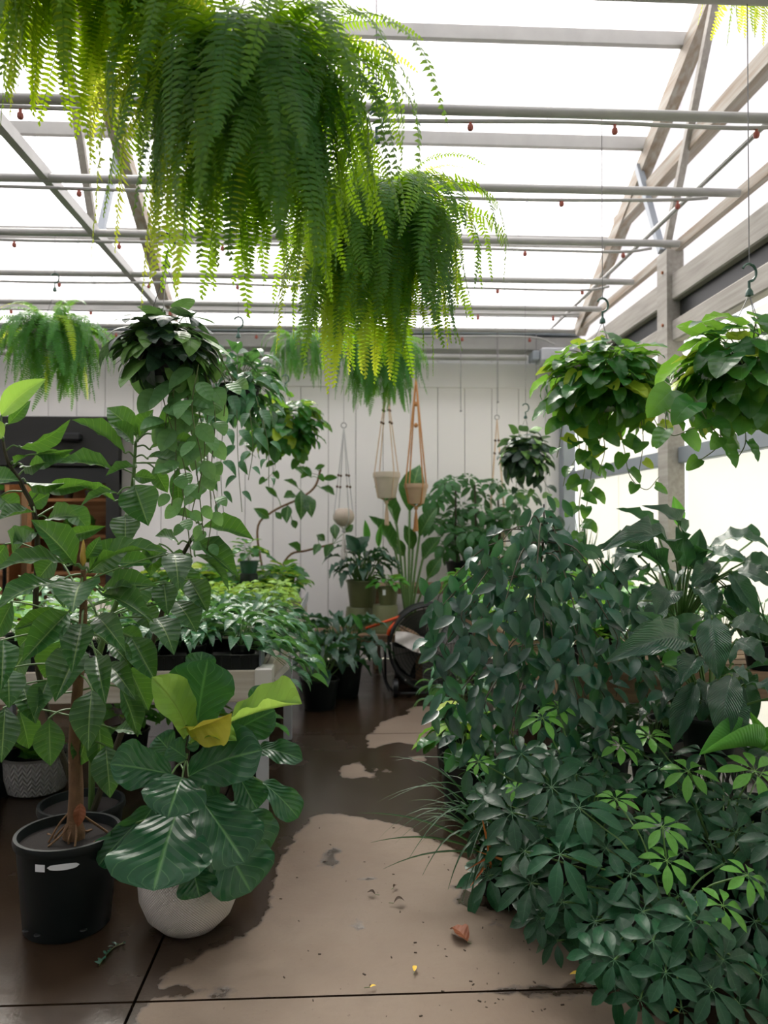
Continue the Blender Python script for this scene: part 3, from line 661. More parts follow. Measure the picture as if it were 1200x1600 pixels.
# ------------------------------------------------------------------ ferns in hanging baskets
def frond_mesh(name, mat, th0, kdrop, npair, wd, seed, tipcurl=0.0, sway=0.0, pw=0.5):
    """unit-length frond: rachis arching out along +Y and dropping, with two ranks of pinnae"""
    rr = random.Random(seed); vs, fs = [], []; N_ = 26; pts = [V((0, 0, 0))]; dirs = []
    for i in range(N_):
        s = (i + .5) / N_; ph = th0 - (th0 + rad(86)) * min(1, s * kdrop) ** 0.9
        d = V((sway * math.sin(s * 2.5), math.cos(ph), math.sin(ph))).normalized(); dirs.append(d); pts.append(pts[-1] + d / N_)
    dirs.append(dirs[-1])
    def at(s):
        f = s * N_; i = min(N_ - 1, int(f)); return pts[i].lerp(pts[i + 1], f - i), dirs[i]
    for i in range(0, N_ + 1, 2):
        p = pts[i]; r = 0.0045 * (1 - .7 * i / N_); d = dirs[i]; n = V((1, 0, 0)).cross(d).normalized()
        vs += [tuple(p - V((r, 0, 0))), tuple(p + V((r, 0, 0))), tuple(p - n * r)]
    for i in range(N_ // 2):
        for j in range(3): fs.append((i * 3 + j, i * 3 + (j + 1) % 3, i * 3 + 3 + (j + 1) % 3, i * 3 + 3 + j))
    for k in range(npair):
        s = 0.05 + 0.94 * k / (npair - 1); prof = (min(1, s / 0.16) ** 0.6) * (1 - s ** 2.6 * 0.86)
        if s > .97: prof *= .7
        for sd in (-1, 1):
            ln = wd * prof * rr.uniform(.86, 1.08); p, d = at(min(.999, s + (0.006 if sd > 0 else 0))); n = V((1, 0, 0)).cross(d).normalized()
            sdv = (V((sd, 0, 0)) + d * rr.uniform(.05, .30) + n * rr.uniform(-.25, .12)).normalized(); hw = pw * 0.70 / npair
            a = p; q1 = p + sdv * ln * .12; q2 = p + sdv * ln * .55 + n * ln * .04; q3 = p + sdv * ln - n * ln * .10 + d * ln * .12
            n0 = len(vs); vs += [tuple(q1 - d * hw * .9), tuple(q1 + d * hw * 1.05), tuple(q2 - d * hw * .75), tuple(q2 + d * hw * .9), tuple(q3), tuple(a)]
            fs += [(n0, n0 + 1, n0 + 3, n0 + 2), (n0 + 2, n0 + 3, n0 + 4), (n0 + 5, n0 + 1, n0)]
    me = bpy.data.meshes.new(name); me.from_pydata(vs, [], fs); me.update(); me.materials.append(mat); return me
def frond_pool(mat, wd, npair, tag_):
    return {k: [frond_mesh('frond_' + tag_, mat, rad(a) + .1 * j, kd, npair, wd, j * 5 + i, sway=.12 * (j - 1)) for j in range(3)]
            for i, (k, a, kd) in enumerate((('up', 80, .75), ('arch', 58, 1.25), ('out', 30, 1.9), ('hang', 5, 3.2)))}
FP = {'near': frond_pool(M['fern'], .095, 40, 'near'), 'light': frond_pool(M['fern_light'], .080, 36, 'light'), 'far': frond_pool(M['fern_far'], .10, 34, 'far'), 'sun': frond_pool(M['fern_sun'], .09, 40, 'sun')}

def basket(t, c, r, h, mat='whitepot', top=3.54, hook=True):
    """hanging plastic basket, three wires, hook; c is the centre of its base"""
    c = V(c); pot(t, c, r, h, mat, .72, .015, 'basket')
    ap = c + V((0, 0, h + .30)); mb = MB()
    for k in range(3):
        a = .6 + k * 2.094; mb = MB().tube([c + V((r * math.cos(a), r * math.sin(a), h)), ap], .0018, 4); mb.build('hanger_wire', M['wire'], t)
    if hook:
        hk = [ap + V((0, 0, 0)), ap + V((0, 0, .05))] + [ap + V((.028 * math.sin(q) , 0, .085 - .034 * math.cos(q))) for q in [x * .35 for x in range(0, 13)]]
        MB().lathe(ap - V((0, 0, .01)), [(.001, 0), (.016, .004), (.014, .02), (.005, .035)], 8).build('hook_plate', M['hook'], t, True)
        MB().tube(bez(hk, 3), .0055, 6).build('hook', M['hook'], t, True)
    if top: MB().tube([ap + V((0, 0, .115)), (c.x, c.y, top)], .0022, 5).build('hanging_wire', M['wire'], t)
    return ap

def fern(c, label, pool, n, lmin, lmax, r=.14, mixk=(.08, .25, .35, .32), top=3.54, sun=0, hookp=True, sets=None, bmat='whitepot', h=.16, group=None):
    t = empty('hanging_fern', c, label, 'fern', group); basket(t, c, r, h, bmat, top, hookp)
    c = V(c); rr = random.Random(int(c.x * 100) + 9)
    for i in range(n):
        k = rr.random(); kind = 'up' if k < mixk[0] else 'arch' if k < mixk[0] + mixk[1] else 'out' if k < sum(mixk[:3]) else 'hang'
        a = i * 2.39996 + rr.uniform(-.3, .3); ln = rr.uniform(lmin, lmax) * (.75 if kind == 'up' else 1)
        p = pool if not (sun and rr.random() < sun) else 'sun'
        me = FP[p][kind][rr.randrange(3)]; b = c + V((math.cos(a + PI / 2), math.sin(a + PI / 2), 0)) * r * rr.uniform(.2, .9) + V((0, 0, h * rr.uniform(.7, 1.15)))
        m = Matrix.Translation(b) @ Matrix.Rotation(a, 4, 'Z') @ Matrix.Rotation(rr.uniform(-.18, .18), 4, 'X') @ Matrix.Rotation(rr.uniform(-.35, .35), 4, 'Y') @ Matrix.Scale(ln, 4)
        link('frond', me, None, t, m)
    return t
def fr(t, c, pool, kind, az, ln, tiltx=0, b=(0, 0, .14), v=0):
    """one chosen frond: az degrees clockwise from straight ahead"""
    m = Matrix.Translation(V(c) + V(b)) @ Matrix.Rotation(-rad(az), 4, 'Z') @ Matrix.Rotation(rad(tiltx), 4, 'X') @ Matrix.Scale(ln, 4)
    link('frond', FP[pool][kind][v], None, t, m)

cA = P(150, -55, 2.04); cA = (cA.x, 2.04, cA.z)
tA = fern(cA, 'light green fern hanging nearest, its basket above the photo edge, fronds over the upper left', 'light', 270, .38, .64, mixk=(.1, .25, .4, .25), sun=.10)
cB = P(400, 215, 2.04); cB = (cB.x, 2.04, cB.z)
tB = fern(cB, 'large hanging fern in the upper middle with the longest yellow-tipped hanging fronds', 'near', 240, .34, .64, mixk=(.08, .22, .34, .36), sun=.05)
cC = P(588, 408, 2.91); cC = (cC.x, 2.91, cC.z)
tC = fern(cC, 'big dark green hanging fern whose white basket base shows through the fronds', 'near', 260, .34, .68, mixk=(.08, .24, .34, .34), sun=.06)
for az, ln, kd, v in ((215, .66, 'hang', 0), (235, .62, 'hang', 1), (250, .7, 'out', 2), (262, .66, 'hang', 0), (272, .6, 'out', 1), (205, .6, 'hang', 2)): fr(tB, cB, 'sun', kd, az, ln, 0, (-.12, 0, .1), v)  # fronds in the painted backlight colour
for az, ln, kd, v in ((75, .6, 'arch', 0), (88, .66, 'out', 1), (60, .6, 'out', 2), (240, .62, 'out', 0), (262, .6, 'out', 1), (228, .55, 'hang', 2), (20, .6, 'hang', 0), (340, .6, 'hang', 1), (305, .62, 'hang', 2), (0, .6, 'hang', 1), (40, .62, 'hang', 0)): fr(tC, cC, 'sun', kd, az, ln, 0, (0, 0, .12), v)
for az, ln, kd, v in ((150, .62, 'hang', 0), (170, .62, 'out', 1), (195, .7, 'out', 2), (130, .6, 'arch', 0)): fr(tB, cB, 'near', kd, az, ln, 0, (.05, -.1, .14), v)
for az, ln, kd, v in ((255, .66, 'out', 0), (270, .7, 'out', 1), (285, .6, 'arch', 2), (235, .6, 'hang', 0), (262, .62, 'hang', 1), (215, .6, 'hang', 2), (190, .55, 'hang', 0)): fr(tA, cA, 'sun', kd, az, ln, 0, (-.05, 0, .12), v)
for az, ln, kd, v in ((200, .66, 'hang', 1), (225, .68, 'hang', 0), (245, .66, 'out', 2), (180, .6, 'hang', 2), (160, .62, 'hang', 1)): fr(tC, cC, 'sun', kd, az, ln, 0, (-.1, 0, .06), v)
cD = P(85, 555, 5.52); fern((cD.x, 5.52, cD.z), 'fluffy fern hanging over the left side in front of the shop opening', 'far', 150, .40, .60, mixk=(.14, .36, .3, .2), sun=.05)
cE = P(592, 575, 6.42); fern((cE.x, 6.42, cE.z), 'mid green fern hanging below and behind the big dark fern', 'far', 150, .45, .62, mixk=(.08, .32, .35, .25))
cG = P(470, 560, 7.25); fern((cG.x, 7.25, cG.z), 'smaller dark fern hanging left of the mid green fern, above the leafy ball', 'far', 80, .35, .5, mixk=(.08, .25, .35, .3))
cF = P(1262, -95, 2.91); fern((cF.x, 2.91, cF.z), 'fern of which only yellow frond tips show in the top right corner', 'light', 70, .40, .6, mixk=(.05, .2, .45, .3), sun=.5)

# ------------------------------------------------------------------ vining plants in hanging baskets
def vine_basket(c, label, kind, r, h, lsize, n, rx, rz_, vines, vkind=None, bmat='blackpot', top=3.54, seed=1, name='hanging_pothos', cat='hanging plant', droop=.9, zoff=0.0, hookp=True):
    """vines: list of point lists (world) the trailing shoots follow"""
    t = empty(name, c, label, cat); c = V(c); basket(t, c, r, h, bmat, top, hookp); rr = random.Random(seed)
    ctr = c + V((0, 0, h + zoff)); sticks = []
    for i in range(n):
        th = i * 2.39996; ph = math.acos(1 - 1.86 * (i + .5) / n); q = rr.uniform(.6, 1.12)
        o = V((math.sin(ph) * math.cos(th), math.sin(ph) * math.sin(th), math.cos(ph)))
        b = ctr + V((o.x * rx * q, o.y * rx * q, o.z * rz_ * q)) - o * lsize * .3
        d = (o * .8 + V((rr.uniform(-.6, .6), rr.uniform(-.6, .6), -droop * rr.uniform(.5, 1.2)))).normalized()
        nr = (o + V((rr.uniform(-.4, .4), rr.uniform(-.4, .4), .7))).normalized(); s = lsize * rr.uniform(.65, 1.15)
        put(t, kind, b, b + d * s, nr)
        if i % 2 == 0: sticks.append([c + V((0, 0, h * .9)), ctr.lerp(b, .6) + V((0, 0, .04)), b])
    many_stalks(t, sticks, .0022, 'vine', 'stems')
    for vi, pts in enumerate(vines):
        cv = bez(pts, 10); MB().tube(cv, .0022, 5).build('vine', M['vine'], t); ln = sum((cv[k + 1] - cv[k]).length for k in range(len(cv) - 1)); acc = 0; nxt = .03; sd = 1
        for k in range(len(cv) - 1):
            acc += (cv[k + 1] - cv[k]).length
            if acc >= nxt:
                nxt += lsize * rr.uniform(.45, .75); sd = -sd; o = V((sd * rr.uniform(.3, .8), rr.uniform(-.7, .1), rr.uniform(-1, -.4))).normalized(); b = cv[k] + V((o.x, o.y, 0)) * .02
                f = 1 - .45 * acc / max(ln, .01); put(t, vkind or kind, b, b + o * lsize * f * rr.uniform(.8, 1.1), V((rr.uniform(-.5, .5) + sd * .4, -1, .35)))
    return t
def pv(*a): return [P(*q) for q in a]

c = P(268, 600, 3.0); vine_basket((c.x, 2.91, c.z), 'dark leathery silver-green vine in a black hanging basket, pale leaves trailing far down', 'scind', .12, .13, .115, 150, .18, .155,
  [pv((290, 590, 2.85), (300, 680, 2.85), (310, 760, 2.85), (318, 835, 2.85)), pv((270, 600, 2.8), (275, 700, 2.8), (268, 790, 2.8)), pv((320, 580, 2.9), (336, 650, 2.85), (330, 740, 2.85), (340, 800, 2.85)), pv((250, 600, 2.85), (262, 650, 2.8), (290, 740, 2.8), (285, 820, 2.85)), pv((300, 600, 2.85), (320, 700, 2.8), (300, 800, 2.8)), pv((330, 560, 2.9), (352, 600, 2.9), (350, 650, 2.9)), pv((280, 590, 2.82), (262, 640, 2.8), (256, 700, 2.8)), pv((310, 570, 2.8), (300, 640, 2.75), (315, 720, 2.75), (310, 770, 2.75)), pv((262, 600, 3.0), (272, 680, 3.0), (290, 800, 3.0), (300, 880, 3.0)), pv((330, 590, 3.0), (322, 690, 3.0), (330, 800, 3.0), (322, 870, 3.0)), pv((345, 560, 3.0), (362, 590, 3.0), (358, 610, 3.0))], 'vinepale', seed=3, name='hanging_vine')
c = P(372, 640, 4.65); vine_basket((c.x, 4.65, c.z), 'blue-green trailing vine hanging just behind the leathery dark one', 'syng', .13, .14, .14, 170, .26, .26,
  [pv((370, 640, 4.2), (372, 720, 4.2), (378, 800, 4.2)), pv((400, 620, 4.2), (418, 690, 4.2), (420, 760, 4.2)), pv((350, 640, 4.2), (345, 740, 4.2), (352, 830, 4.2)), pv((390, 640, 4.1), (395, 700, 4.1), (388, 750, 4.1)), pv((340, 620, 4.2), (325, 700, 4.2), (330, 780, 4.2))], 'syng', seed=5, name='hanging_vine', top=3.54)
c = P(445, 690, 6.4); vine_basket((c.x, 6.42, c.z), 'round ball of dark heart-shaped leaves hanging left of the white cotton plant hanger', 'pothos', .14, .14, .13, 210, .30, .26,
  [pv((420, 690, 6.4), (430, 730, 6.4), (415, 750, 6.4)), pv((460, 690, 6.4), (470, 730, 6.4), (505, 745, 6.4)), pv((400, 680, 6.4), (385, 700, 6.4), (400, 715, 6.4))], seed=8)
c = P(942, 640, 3.78); vine_basket((c.x, 3.78, c.z), 'green heart-leaved vine basket hanging in the right half, with long thin trailing shoots', 'pothos', .15, .14, .12, 290, .29, .225,
  [pv((890, 640, 3.75), (905, 700, 3.7), (885, 740, 3.7), (880, 760, 3.7)), pv((915, 650, 3.7), (915, 720, 3.7), (905, 790, 3.7), (908, 860, 3.7)), pv((965, 650, 3.7), (975, 700, 3.7), (985, 745, 3.7), (1010, 765, 3.7), (1030, 745, 3.7)), pv((1000, 640, 3.7), (1005, 690, 3.7), (998, 740, 3.7)), pv((880, 650, 3.7), (875, 690, 3.7), (870, 715, 3.7)), pv((1015, 640, 3.8), (1030, 670, 3.75), (1040, 690, 3.75)), pv((935, 655, 3.65), (945, 700, 3.65), (935, 740, 3.65)), pv((950, 650, 3.8), (928, 720, 3.8), (915, 800, 3.8), (900, 880, 3.8))], seed=11)
c = P(1172, 632, 2.91); vine_basket((c.x, 2.91, c.z), 'nearest heart-leaved vine basket at the right edge, with yellow leaves and a bent green hook', 'pothos', .14, .13, .135, 220, .29, .225,
  [pv((1060, 600, 2.8), (1040, 650, 2.8), (1050, 680, 2.75), (1085, 668, 2.7)), pv((1120, 640, 2.8), (1125, 690, 2.8), (1100, 715, 2.8), (1085, 720, 2.8)), pv((1160, 640, 2.8), (1165, 690, 2.8), (1150, 720, 2.8)), pv((1085, 620, 2.75), (1110, 665, 2.75), (1135, 690, 2.75))], seed=14)
c = P(818, 735, 6.5); vine_basket((c.x, 6.42, c.z), 'small pot of puckered grey-green leaves on a grey hook before the back wall', 'scind', .12, .14, .125, 160, .21, .21,
  [pv((810, 730, 6.5), (805, 780, 6.5), (812, 800, 6.5)), pv((845, 740, 6.5), (862, 780, 6.5), (870, 830, 6.5), (862, 900, 6.5)), pv((830, 740, 6.5), (838, 790, 6.5))], seed=17, name='hanging_vine')

# ------------------------------------------------------------------ macrame hangers
def macrame(cx, cy, Y, top, pot_r, pot_h, pmat, cmat, label, bot, shape='cone', beads=(), rpx=None, tas=.16):
    """plant hanger: ring, cords with beads, a clay pot and a tassel. cx,cy = pixel of the pot's rim centre"""
    a = P(cx, cy, Y); a.y = Y; base = a - V((0, 0, pot_h)); t = empty('macrame_hanger', base, label, 'plant hanger', 'macrame hangers by the back wall')
    if shape == 'ball':
        pr = [(pot_r * math.sin(q) * 1.0 + .001, pot_h / 2 - pot_h / 2 * math.cos(q)) for q in [x * PI * .82 / 12 for x in range(13)]]; MB().lathe(base, pr, 24).build('pot', M[pmat], t, True)
    else: pot(t, base, pot_r, pot_h, pmat, .72, pot_h * .22)
    tp = P(cx, top, Y); tp = V((a.x, Y, tp.z)); ns = 4
    MB().tube([tp + V((.025 * math.cos(q), 0, .025 * math.sin(q) + .02)) for q in [x * PI / 6 for x in range(13)]], .004, 6).build('ring', M['wire'], t, True)
    MB().tube([tp + V((0, 0, .045)), (tp.x, Y, 3.54)], .002, 5).build('hanging_wire', M['wire'], t)
    kb = base - V((0, 0, .03))
    for k in range(ns):
        an = .5 + k * PI / 2; rim = V((a.x + pot_r * 1.08 * math.cos(an), Y + pot_r * 1.08 * math.sin(an), a.z)); low = V((a.x + pot_r * .8 * math.cos(an), Y + pot_r * .8 * math.sin(an), base.z + .01))
        if shape == 'ball': low = V((a.x + pot_r * .9 * math.cos(an), Y + pot_r * .9 * math.sin(an), base.z + pot_h * .25)); rim = V((a.x + pot_r * 1.02 * math.cos(an), Y + pot_r * 1.02 * math.sin(an), base.z + pot_h * .6))
        MB().tube([tp, tp.lerp(rim, .5), rim, low, kb], .0075 if cmat == 'tancord' else .0055, 6).build('cord', M[cmat], t, True)
        for b in beads:
            MB().ball(tp.lerp(rim, b), .013, 8).build('bead', M['bead'], t, True)
    if cmat == 'tancord':
        for b in (.25, .45): MB().ball(tp.lerp(V((a.x, Y, a.z)), b), .02, 8, 1.2).build('knot', M[cmat], t, True)
    MB().lathe(kb - V((0, 0, .03)), [(.004, 0), (.018, .008), (.02, .02), (.012, .04)], 10).build('knot', M[cmat], t, True)
    zb = P(cx, bot, Y).z; L_ = kb.z - .02 - zb; mb = MB(); rr = random.Random(int(cx))
    for k in range(16): an = rr.uniform(0, 6.28); q = rr.uniform(.2, 1); mb.tube([kb - V((0, 0, .02)), kb + V((.016 * q * math.cos(an), .014 * q * math.sin(an), -L_ * .5)), kb + V((tas * .2 * q * math.cos(an), tas * .2 * q * math.sin(an), -L_ * rr.uniform(.93, 1.0)))], .0062, 5)
    mb.build('tassel', M['fabric' if cmat == 'whitecord' else cmat], t, True); return t
macrame(537, 792, 7.27, 668, .100, .185, 'pinkclay', 'whitecord', 'white cotton plant hanger with dark beads holding a round pale pot', 878, 'ball', (.55, .68), tas=.17)
macrame(604, 738, 7.27, 600, .122, .245, 'beigepot', 'creamcord', 'cream corded plant hanger with a beige rimmed pot and thin tassel', 825, 'cone', (.30, .44), tas=.11)
macrame(650, 756, 7.27, 590, .108, .19, 'terracotta', 'tancord', 'orange tan knotted plant hanger with a clay pot, rightmost of the close pair', 834, 'cone', (), tas=.13)
macrame(777, 822, 8.12, 655, .112, .22, 'beigepot', 'creamcord', 'pale corded plant hanger half hidden behind the leafy tree at the back', 900, 'cone', (.2, .32), tas=.1)

# ------------------------------------------------------------------ left bench with trays of plants
lb = empty('plant_bench', (-1.4, 5.2, 0), 'long left bench of white-washed boards on steel legs carrying the trays', 'bench')
BX0, BX1, BY0, BY1, BZ = -2.35, -.36, 3.70, 7.25, .80
MB().box((BX0, BY0, BZ - .15), (BX1, BY0 + .035, BZ), .004).build('apron_board', M['apron'], lb); MB().box((BX0, BY1 - .035, BZ - .15), (BX1, BY1, BZ), .004).build('apron_board', M['apron'], lb)
MB().box((BX1 - .035, BY0 + .04, BZ - .15), (BX1, BY1 - .04, BZ), .004).build('side_board', M['apron'], lb); MB().box((BX0, BY0 + .04, BZ - .15), (BX0 + .035, BY1 - .04, BZ), .004).build('side_board', M['apron'], lb)
MB().box((BX1 - .07, BY0 - .01, BZ - .16), (BX1 + .01, BY0 + .12, BZ + .01), .006).build('corner_cap', M['whitepot'], lb)
MB().box((BX1 + .002, BY0 + .5, BZ - .02), (BX1 + .012, BY1, BZ + .06), .002).build('edge_strip', M['box'], lb)
for k in range(24): MB().box((BX0 + .04, BY0 + .05 + k * .145, BZ - .02), (BX1 - .04, BY0 + .17 + k * .145, BZ)).build('slat', M['apron'], lb)
for x_ in (BX0 + .06, BX1 - .04):
    for y_ in (BY0 + .06, 5.4, BY1 - .06): MB().box((x_ - .028, y_ - .028, 0), (x_ + .028, y_ + .028, BZ - .15), .004).build('leg', M['box'] if x_ > -1 else M['bluesteel'], lb)
g = MB()
for k in range(4): g.bar((BX1 + .02, 3.78 + k * .05, BZ - .06), (BX1 + .02 + .06, 3.78 + k * .05, BZ - .0), .008, .02)
g.build('bracket', M['whitepot'], lb)

def tray(x0, y0, x1, y1, z, label, mat='tray', group='black trays on the benches'):
    t = empty('plant_tray', ((x0 + x1) / 2, (y0 + y1) / 2, z), label, 'tray', group)
    MB().box((x0, y0, z), (x1, y1, z + .012)).box((x0, y0, z + .012), (x1, y0 + .012, z + .07)).box((x0, y1 - .012, z + .012), (x1, y1, z + .07)).box((x0, y0 + .012, z + .012), (x0 + .012, y1 - .012, z + .07)).box((x1 - .012, y0 + .012, z + .012), (x1, y1 - .012, z + .07)).build('tray_body', M[mat], t)
    MB().box((x0 - .008, y0 - .008, z + .062), (x1 + .008, y0 + .004, z + .072)).box((x0 - .008, y1 - .004, z + .062), (x1 + .008, y1 + .008, z + .072)).box((x1 - .004, y0 + .005, z + .062), (x1 + .008, y1 - .005, z + .072)).box((x0 - .008, y0 + .005, z + .062), (x0 + .004, y1 - .005, z + .072)).build('rim', M[mat], t)
    m = MB()
    for k in range(int((x1 - x0) / .045)): m.box((x0 + .02 + k * .045, y0 - .006, z + .01), (x0 + .03 + k * .045, y0, z + .06))
    for k in range(int((y1 - y0) / .045)): m.box((x1, y0 + .02 + k * .045, z + .01), (x1 + .006, y0 + .03 + k * .045, z + .06))
    m.build('ribs', M['traygrey' if mat == 'traygrey' else mat], t); return t

def small_plant(name, c, label, cat, kind, n, size, spread, height, pr=.05, ph=.09, pmat='tray', group=None, seed=0, side=None, droop=.35, kind2=None, p2=0):
    """potted foliage plant; side = direction in which its shoots spill"""
    t = empty(name, c, label, cat, group); c = V(c); rr = random.Random(seed * 31 + int(abs(c.x) * 97 + c.y * 13)); pot(t, c, pr, ph, pmat, .8, .012, seg=14); sticks = []
    for i in range(n):
        a = i * 2.39996 + rr.uniform(-.3, .3); q = math.sqrt((i + .5) / n); rr_ = spread * q * rr.uniform(.7, 1.1)
        b = c + V((math.cos(a) * rr_, math.sin(a) * rr_, ph + height * (1 - q * q * .75) * rr.uniform(.75, 1.1)))
        d = V((math.cos(a), math.sin(a), rr.uniform(-.1, .5) - droop * q * 2))
        if side is not None and rr.random() < .45:
            s_ = V(side); o = rr.uniform(.2, 1); b = c + s_ * spread * 2.0 * o + V((rr.uniform(-.4, .4) * spread, rr.uniform(-.8, .8) * spread, ph + height * .4 - (o ** 2) * height * 1.7)); d = s_ + V((rr.uniform(-.5, .5), rr.uniform(-.5, .5), -1.0 * o))
        d.normalize(); k = kind2 if kind2 and rr.random() < p2 else kind
        put(t, k, b, b + d * size * rr.uniform(.7, 1.15), (V((0, 0, 1)) + V((math.cos(a), math.sin(a), 0)) * .5 + V((rr.uniform(-.4, .4), rr.uniform(-.4, .4), 0))).normalized())
        if i % 2 == 0: sticks.append([c + V((0, 0, ph * .8)), (c + b) / 2 + V((0, 0, ph)) * .8, b])
    many_stalks(t, sticks, .002, 'stem', 'stems'); return t

k = 0
rows = [(-.60, 3.95), (-.60, 4.45), (-.60, 4.95)]
tray(-.98, 3.72, -.42, 4.24, BZ, 'black ribbed tray on the near right corner of the left bench, grey end showing', 'tray')
tray(-1.56, 3.72, -1.02, 4.24, BZ, 'black ribbed tray on the near edge of the left bench, second from its corner')
tray(-2.16, 3.72, -1.60, 4.24, BZ, 'black ribbed tray on the near left end of the left bench')
MB().box((-.425 + .01, 3.73, BZ + .015), (-.405, 3.90, BZ + .09)).build('tray_clip', M['traygrey'], lb)
desc = ['by the near corner', 'in the second row back', 'in the third row back', 'in the fourth row back', 'in the fifth row back']
for j, y in enumerate((3.86, 4.12, 4.42, 4.76, 5.12)):
    for i, x_ in enumerate((-.52, -.74, -.96)):
        small_plant('trailing_plant', (x_, y, BZ + .013), 'pointed-leaf plant of the left bench, %s, %s' % (desc[j], ['spilling over the aisle side', 'second from the aisle', 'third from the aisle'][i]), 'plant', 'syng', 52 if j < 3 else 38, .115, .15, .13, seed=j * 5 + i, side=(1, -.1, 0) if i == 0 else None, group='pointed-leaf plants on the left bench')
for j, y in enumerate((3.9, 4.3, 4.8, 5.3)):
    for i, x_ in enumerate((-1.22, -1.5, -1.8, -2.1)):
        small_plant('foliage_plant', (x_, y, BZ + .013), 'low bench plant behind the fig trees, %s row, %s' % (['nearest', 'second', 'third', 'fourth'][j], ['beside the pointed-leaf plants', 'second from those', 'third from those', 'farthest from the aisle'][i]), 'plant', 'bright' if (i + j) % 2 else 'syng', 20, .12, .16, .2, seed=j * 7 + i, group='low plants on the far part of the left bench')
for j, y in enumerate((5.5, 5.78, 6.06)):
    for i, x_ in enumerate((-.50, -.73, -.96, -1.19)):
        small_plant('lime_plant', (x_, y, BZ + .001), 'yellow-green bushy plant on the left bench, %s row, %s' % (['near', 'middle', 'far'][j], ['at the aisle edge', 'second in', 'third in', 'fourth in'][i]), 'plant', 'lime', 48, .075, .13, .16, seed=j * 3 + i, group='yellow-green plants on the left bench')
for j, y in enumerate((6.4, 6.75, 7.08)):
    for i, x_ in enumerate((-.55, -.88, -1.2, -1.55)):
        small_plant('bushy_plant', (x_, y, BZ + .001), 'leafy dark green plant at the back of the left bench, %s row, %s' % (['front', 'middle', 'rear'][j], ['nearest the aisle', 'second in', 'third in', 'fourth in'][i]), 'plant', 'pothos', 34, .13, .19, .24, seed=j * 3 + i, group='leafy plants at the back of the left bench')
gp = P(388, 888, 6.2); small_plant('green_pot_plant', (gp.x, 6.24, 1.10), 'small plant in a dark green pot standing higher among the plants of the left bench', 'plant', 'pothos', 22, .11, .13, .15, .075, .10, 'greenpot', seed=4)
st = empty('pot_stand', (gp.x, 6.24, .8), 'upturned dark pot under the dark green pot on the left bench', 'pot'); MB().lathe((gp.x, 6.24, BZ + .001), [(.085, 0), (.09, .01), (.07, .298), (.001, .298)], 20).build('body', M['blackpot'], st, True)

# ------------------------------------------------------------------ big leafy fig tree in the black pot
tc_ = P(106, 1385, 2.97); tc_.z = 0
ft = empty('fig_tree', (tc_.x, 2.97, 0), 'big broad-leaved fig tree on a brown trunk in the black nursery pot', 'tree')
c = V((tc_.x, 2.97, 0)); pot(ft, c, .180, .345, 'blackpot', .86, .03, seg=40)
for a in (-.9, -1.9, -2.3): MB().lathe(c + V((.158 * math.cos(a), .158 * math.sin(a), .035)), [(.001, 0.004), (.012, .003), (.014, 0)], 10).build('drain_hole', M['black'], ft)
def label_strip(parent, c, r, z0, a0, a1, h0, h1, mat, name):
    m = MB(); n = 10
    for i in range(n + 1):
        a = a0 + (a1 - a0) * i / n; e = math.sin(PI * i / n) ** .3 if name == 'sticker' else 1; dz = .03 * i / n if name == 'sticker' else 0
        for zz in (-h0 * e / 2, h0 * e / 2): m.v.append((c.x + r * math.cos(a), c.y + r * math.sin(a), z0 + dz * 0 + zz))
    m.f = [(2 * i, 2 * i + 2, 2 * i + 3, 2 * i + 1) for i in range(n)]; return m.build(name, M[mat], parent)
label_strip(ft, c, .1835, .285, -1.62, -1.02, .022, 0, 'tag', 'sticker'); label_strip(ft, c, .183, .283, -1.86, -1.66, .026, 0, 'tag', 'price_tag')
trunk = [P(115, 1308, 2.97), P(119, 1240, 2.96), P(117, 1160, 2.95), P(121, 1080, 2.9), P(128, 1000, 2.85), P(131, 930, 2.75), P(130, 890, 2.7)]
cv = bez(trunk, 6); MB().tube(cv, [.030 * (1 - .72 * i / (len(cv) - 1)) * (1.35 if i < 2 else 1) for i in range(len(cv))], 12).build('trunk', M['bark'], ft, True)
rr = random.Random(2)
for k in range(13):
    a = k * .52; b = P(116, 1275 + rr.uniform(-15, 22), 2.97); b2 = b + V((math.cos(a) * .03, math.sin(a) * .03, -.02)); e = V((b.x + math.cos(a) * rr.uniform(.05, .14), b.y + math.sin(a) * rr.uniform(.05, .12), .315))
    MB().tube(bez([b, b2 + V((math.cos(a) * .02, math.sin(a) * .02, -.03)), e], 5), .0045, 6).build('root', M['bark'], ft, True)
put(ft, 'brown', P(126, 1255, 2.93), P(122, 1292, 2.9), None, .07)
MB().lathe(P(130, 886, 2.7), [(.001, 0), (.011, .02), (.012, .04), (.006, .075), (.001, .095)], 10).build('bud', M['bud'], ft, True)
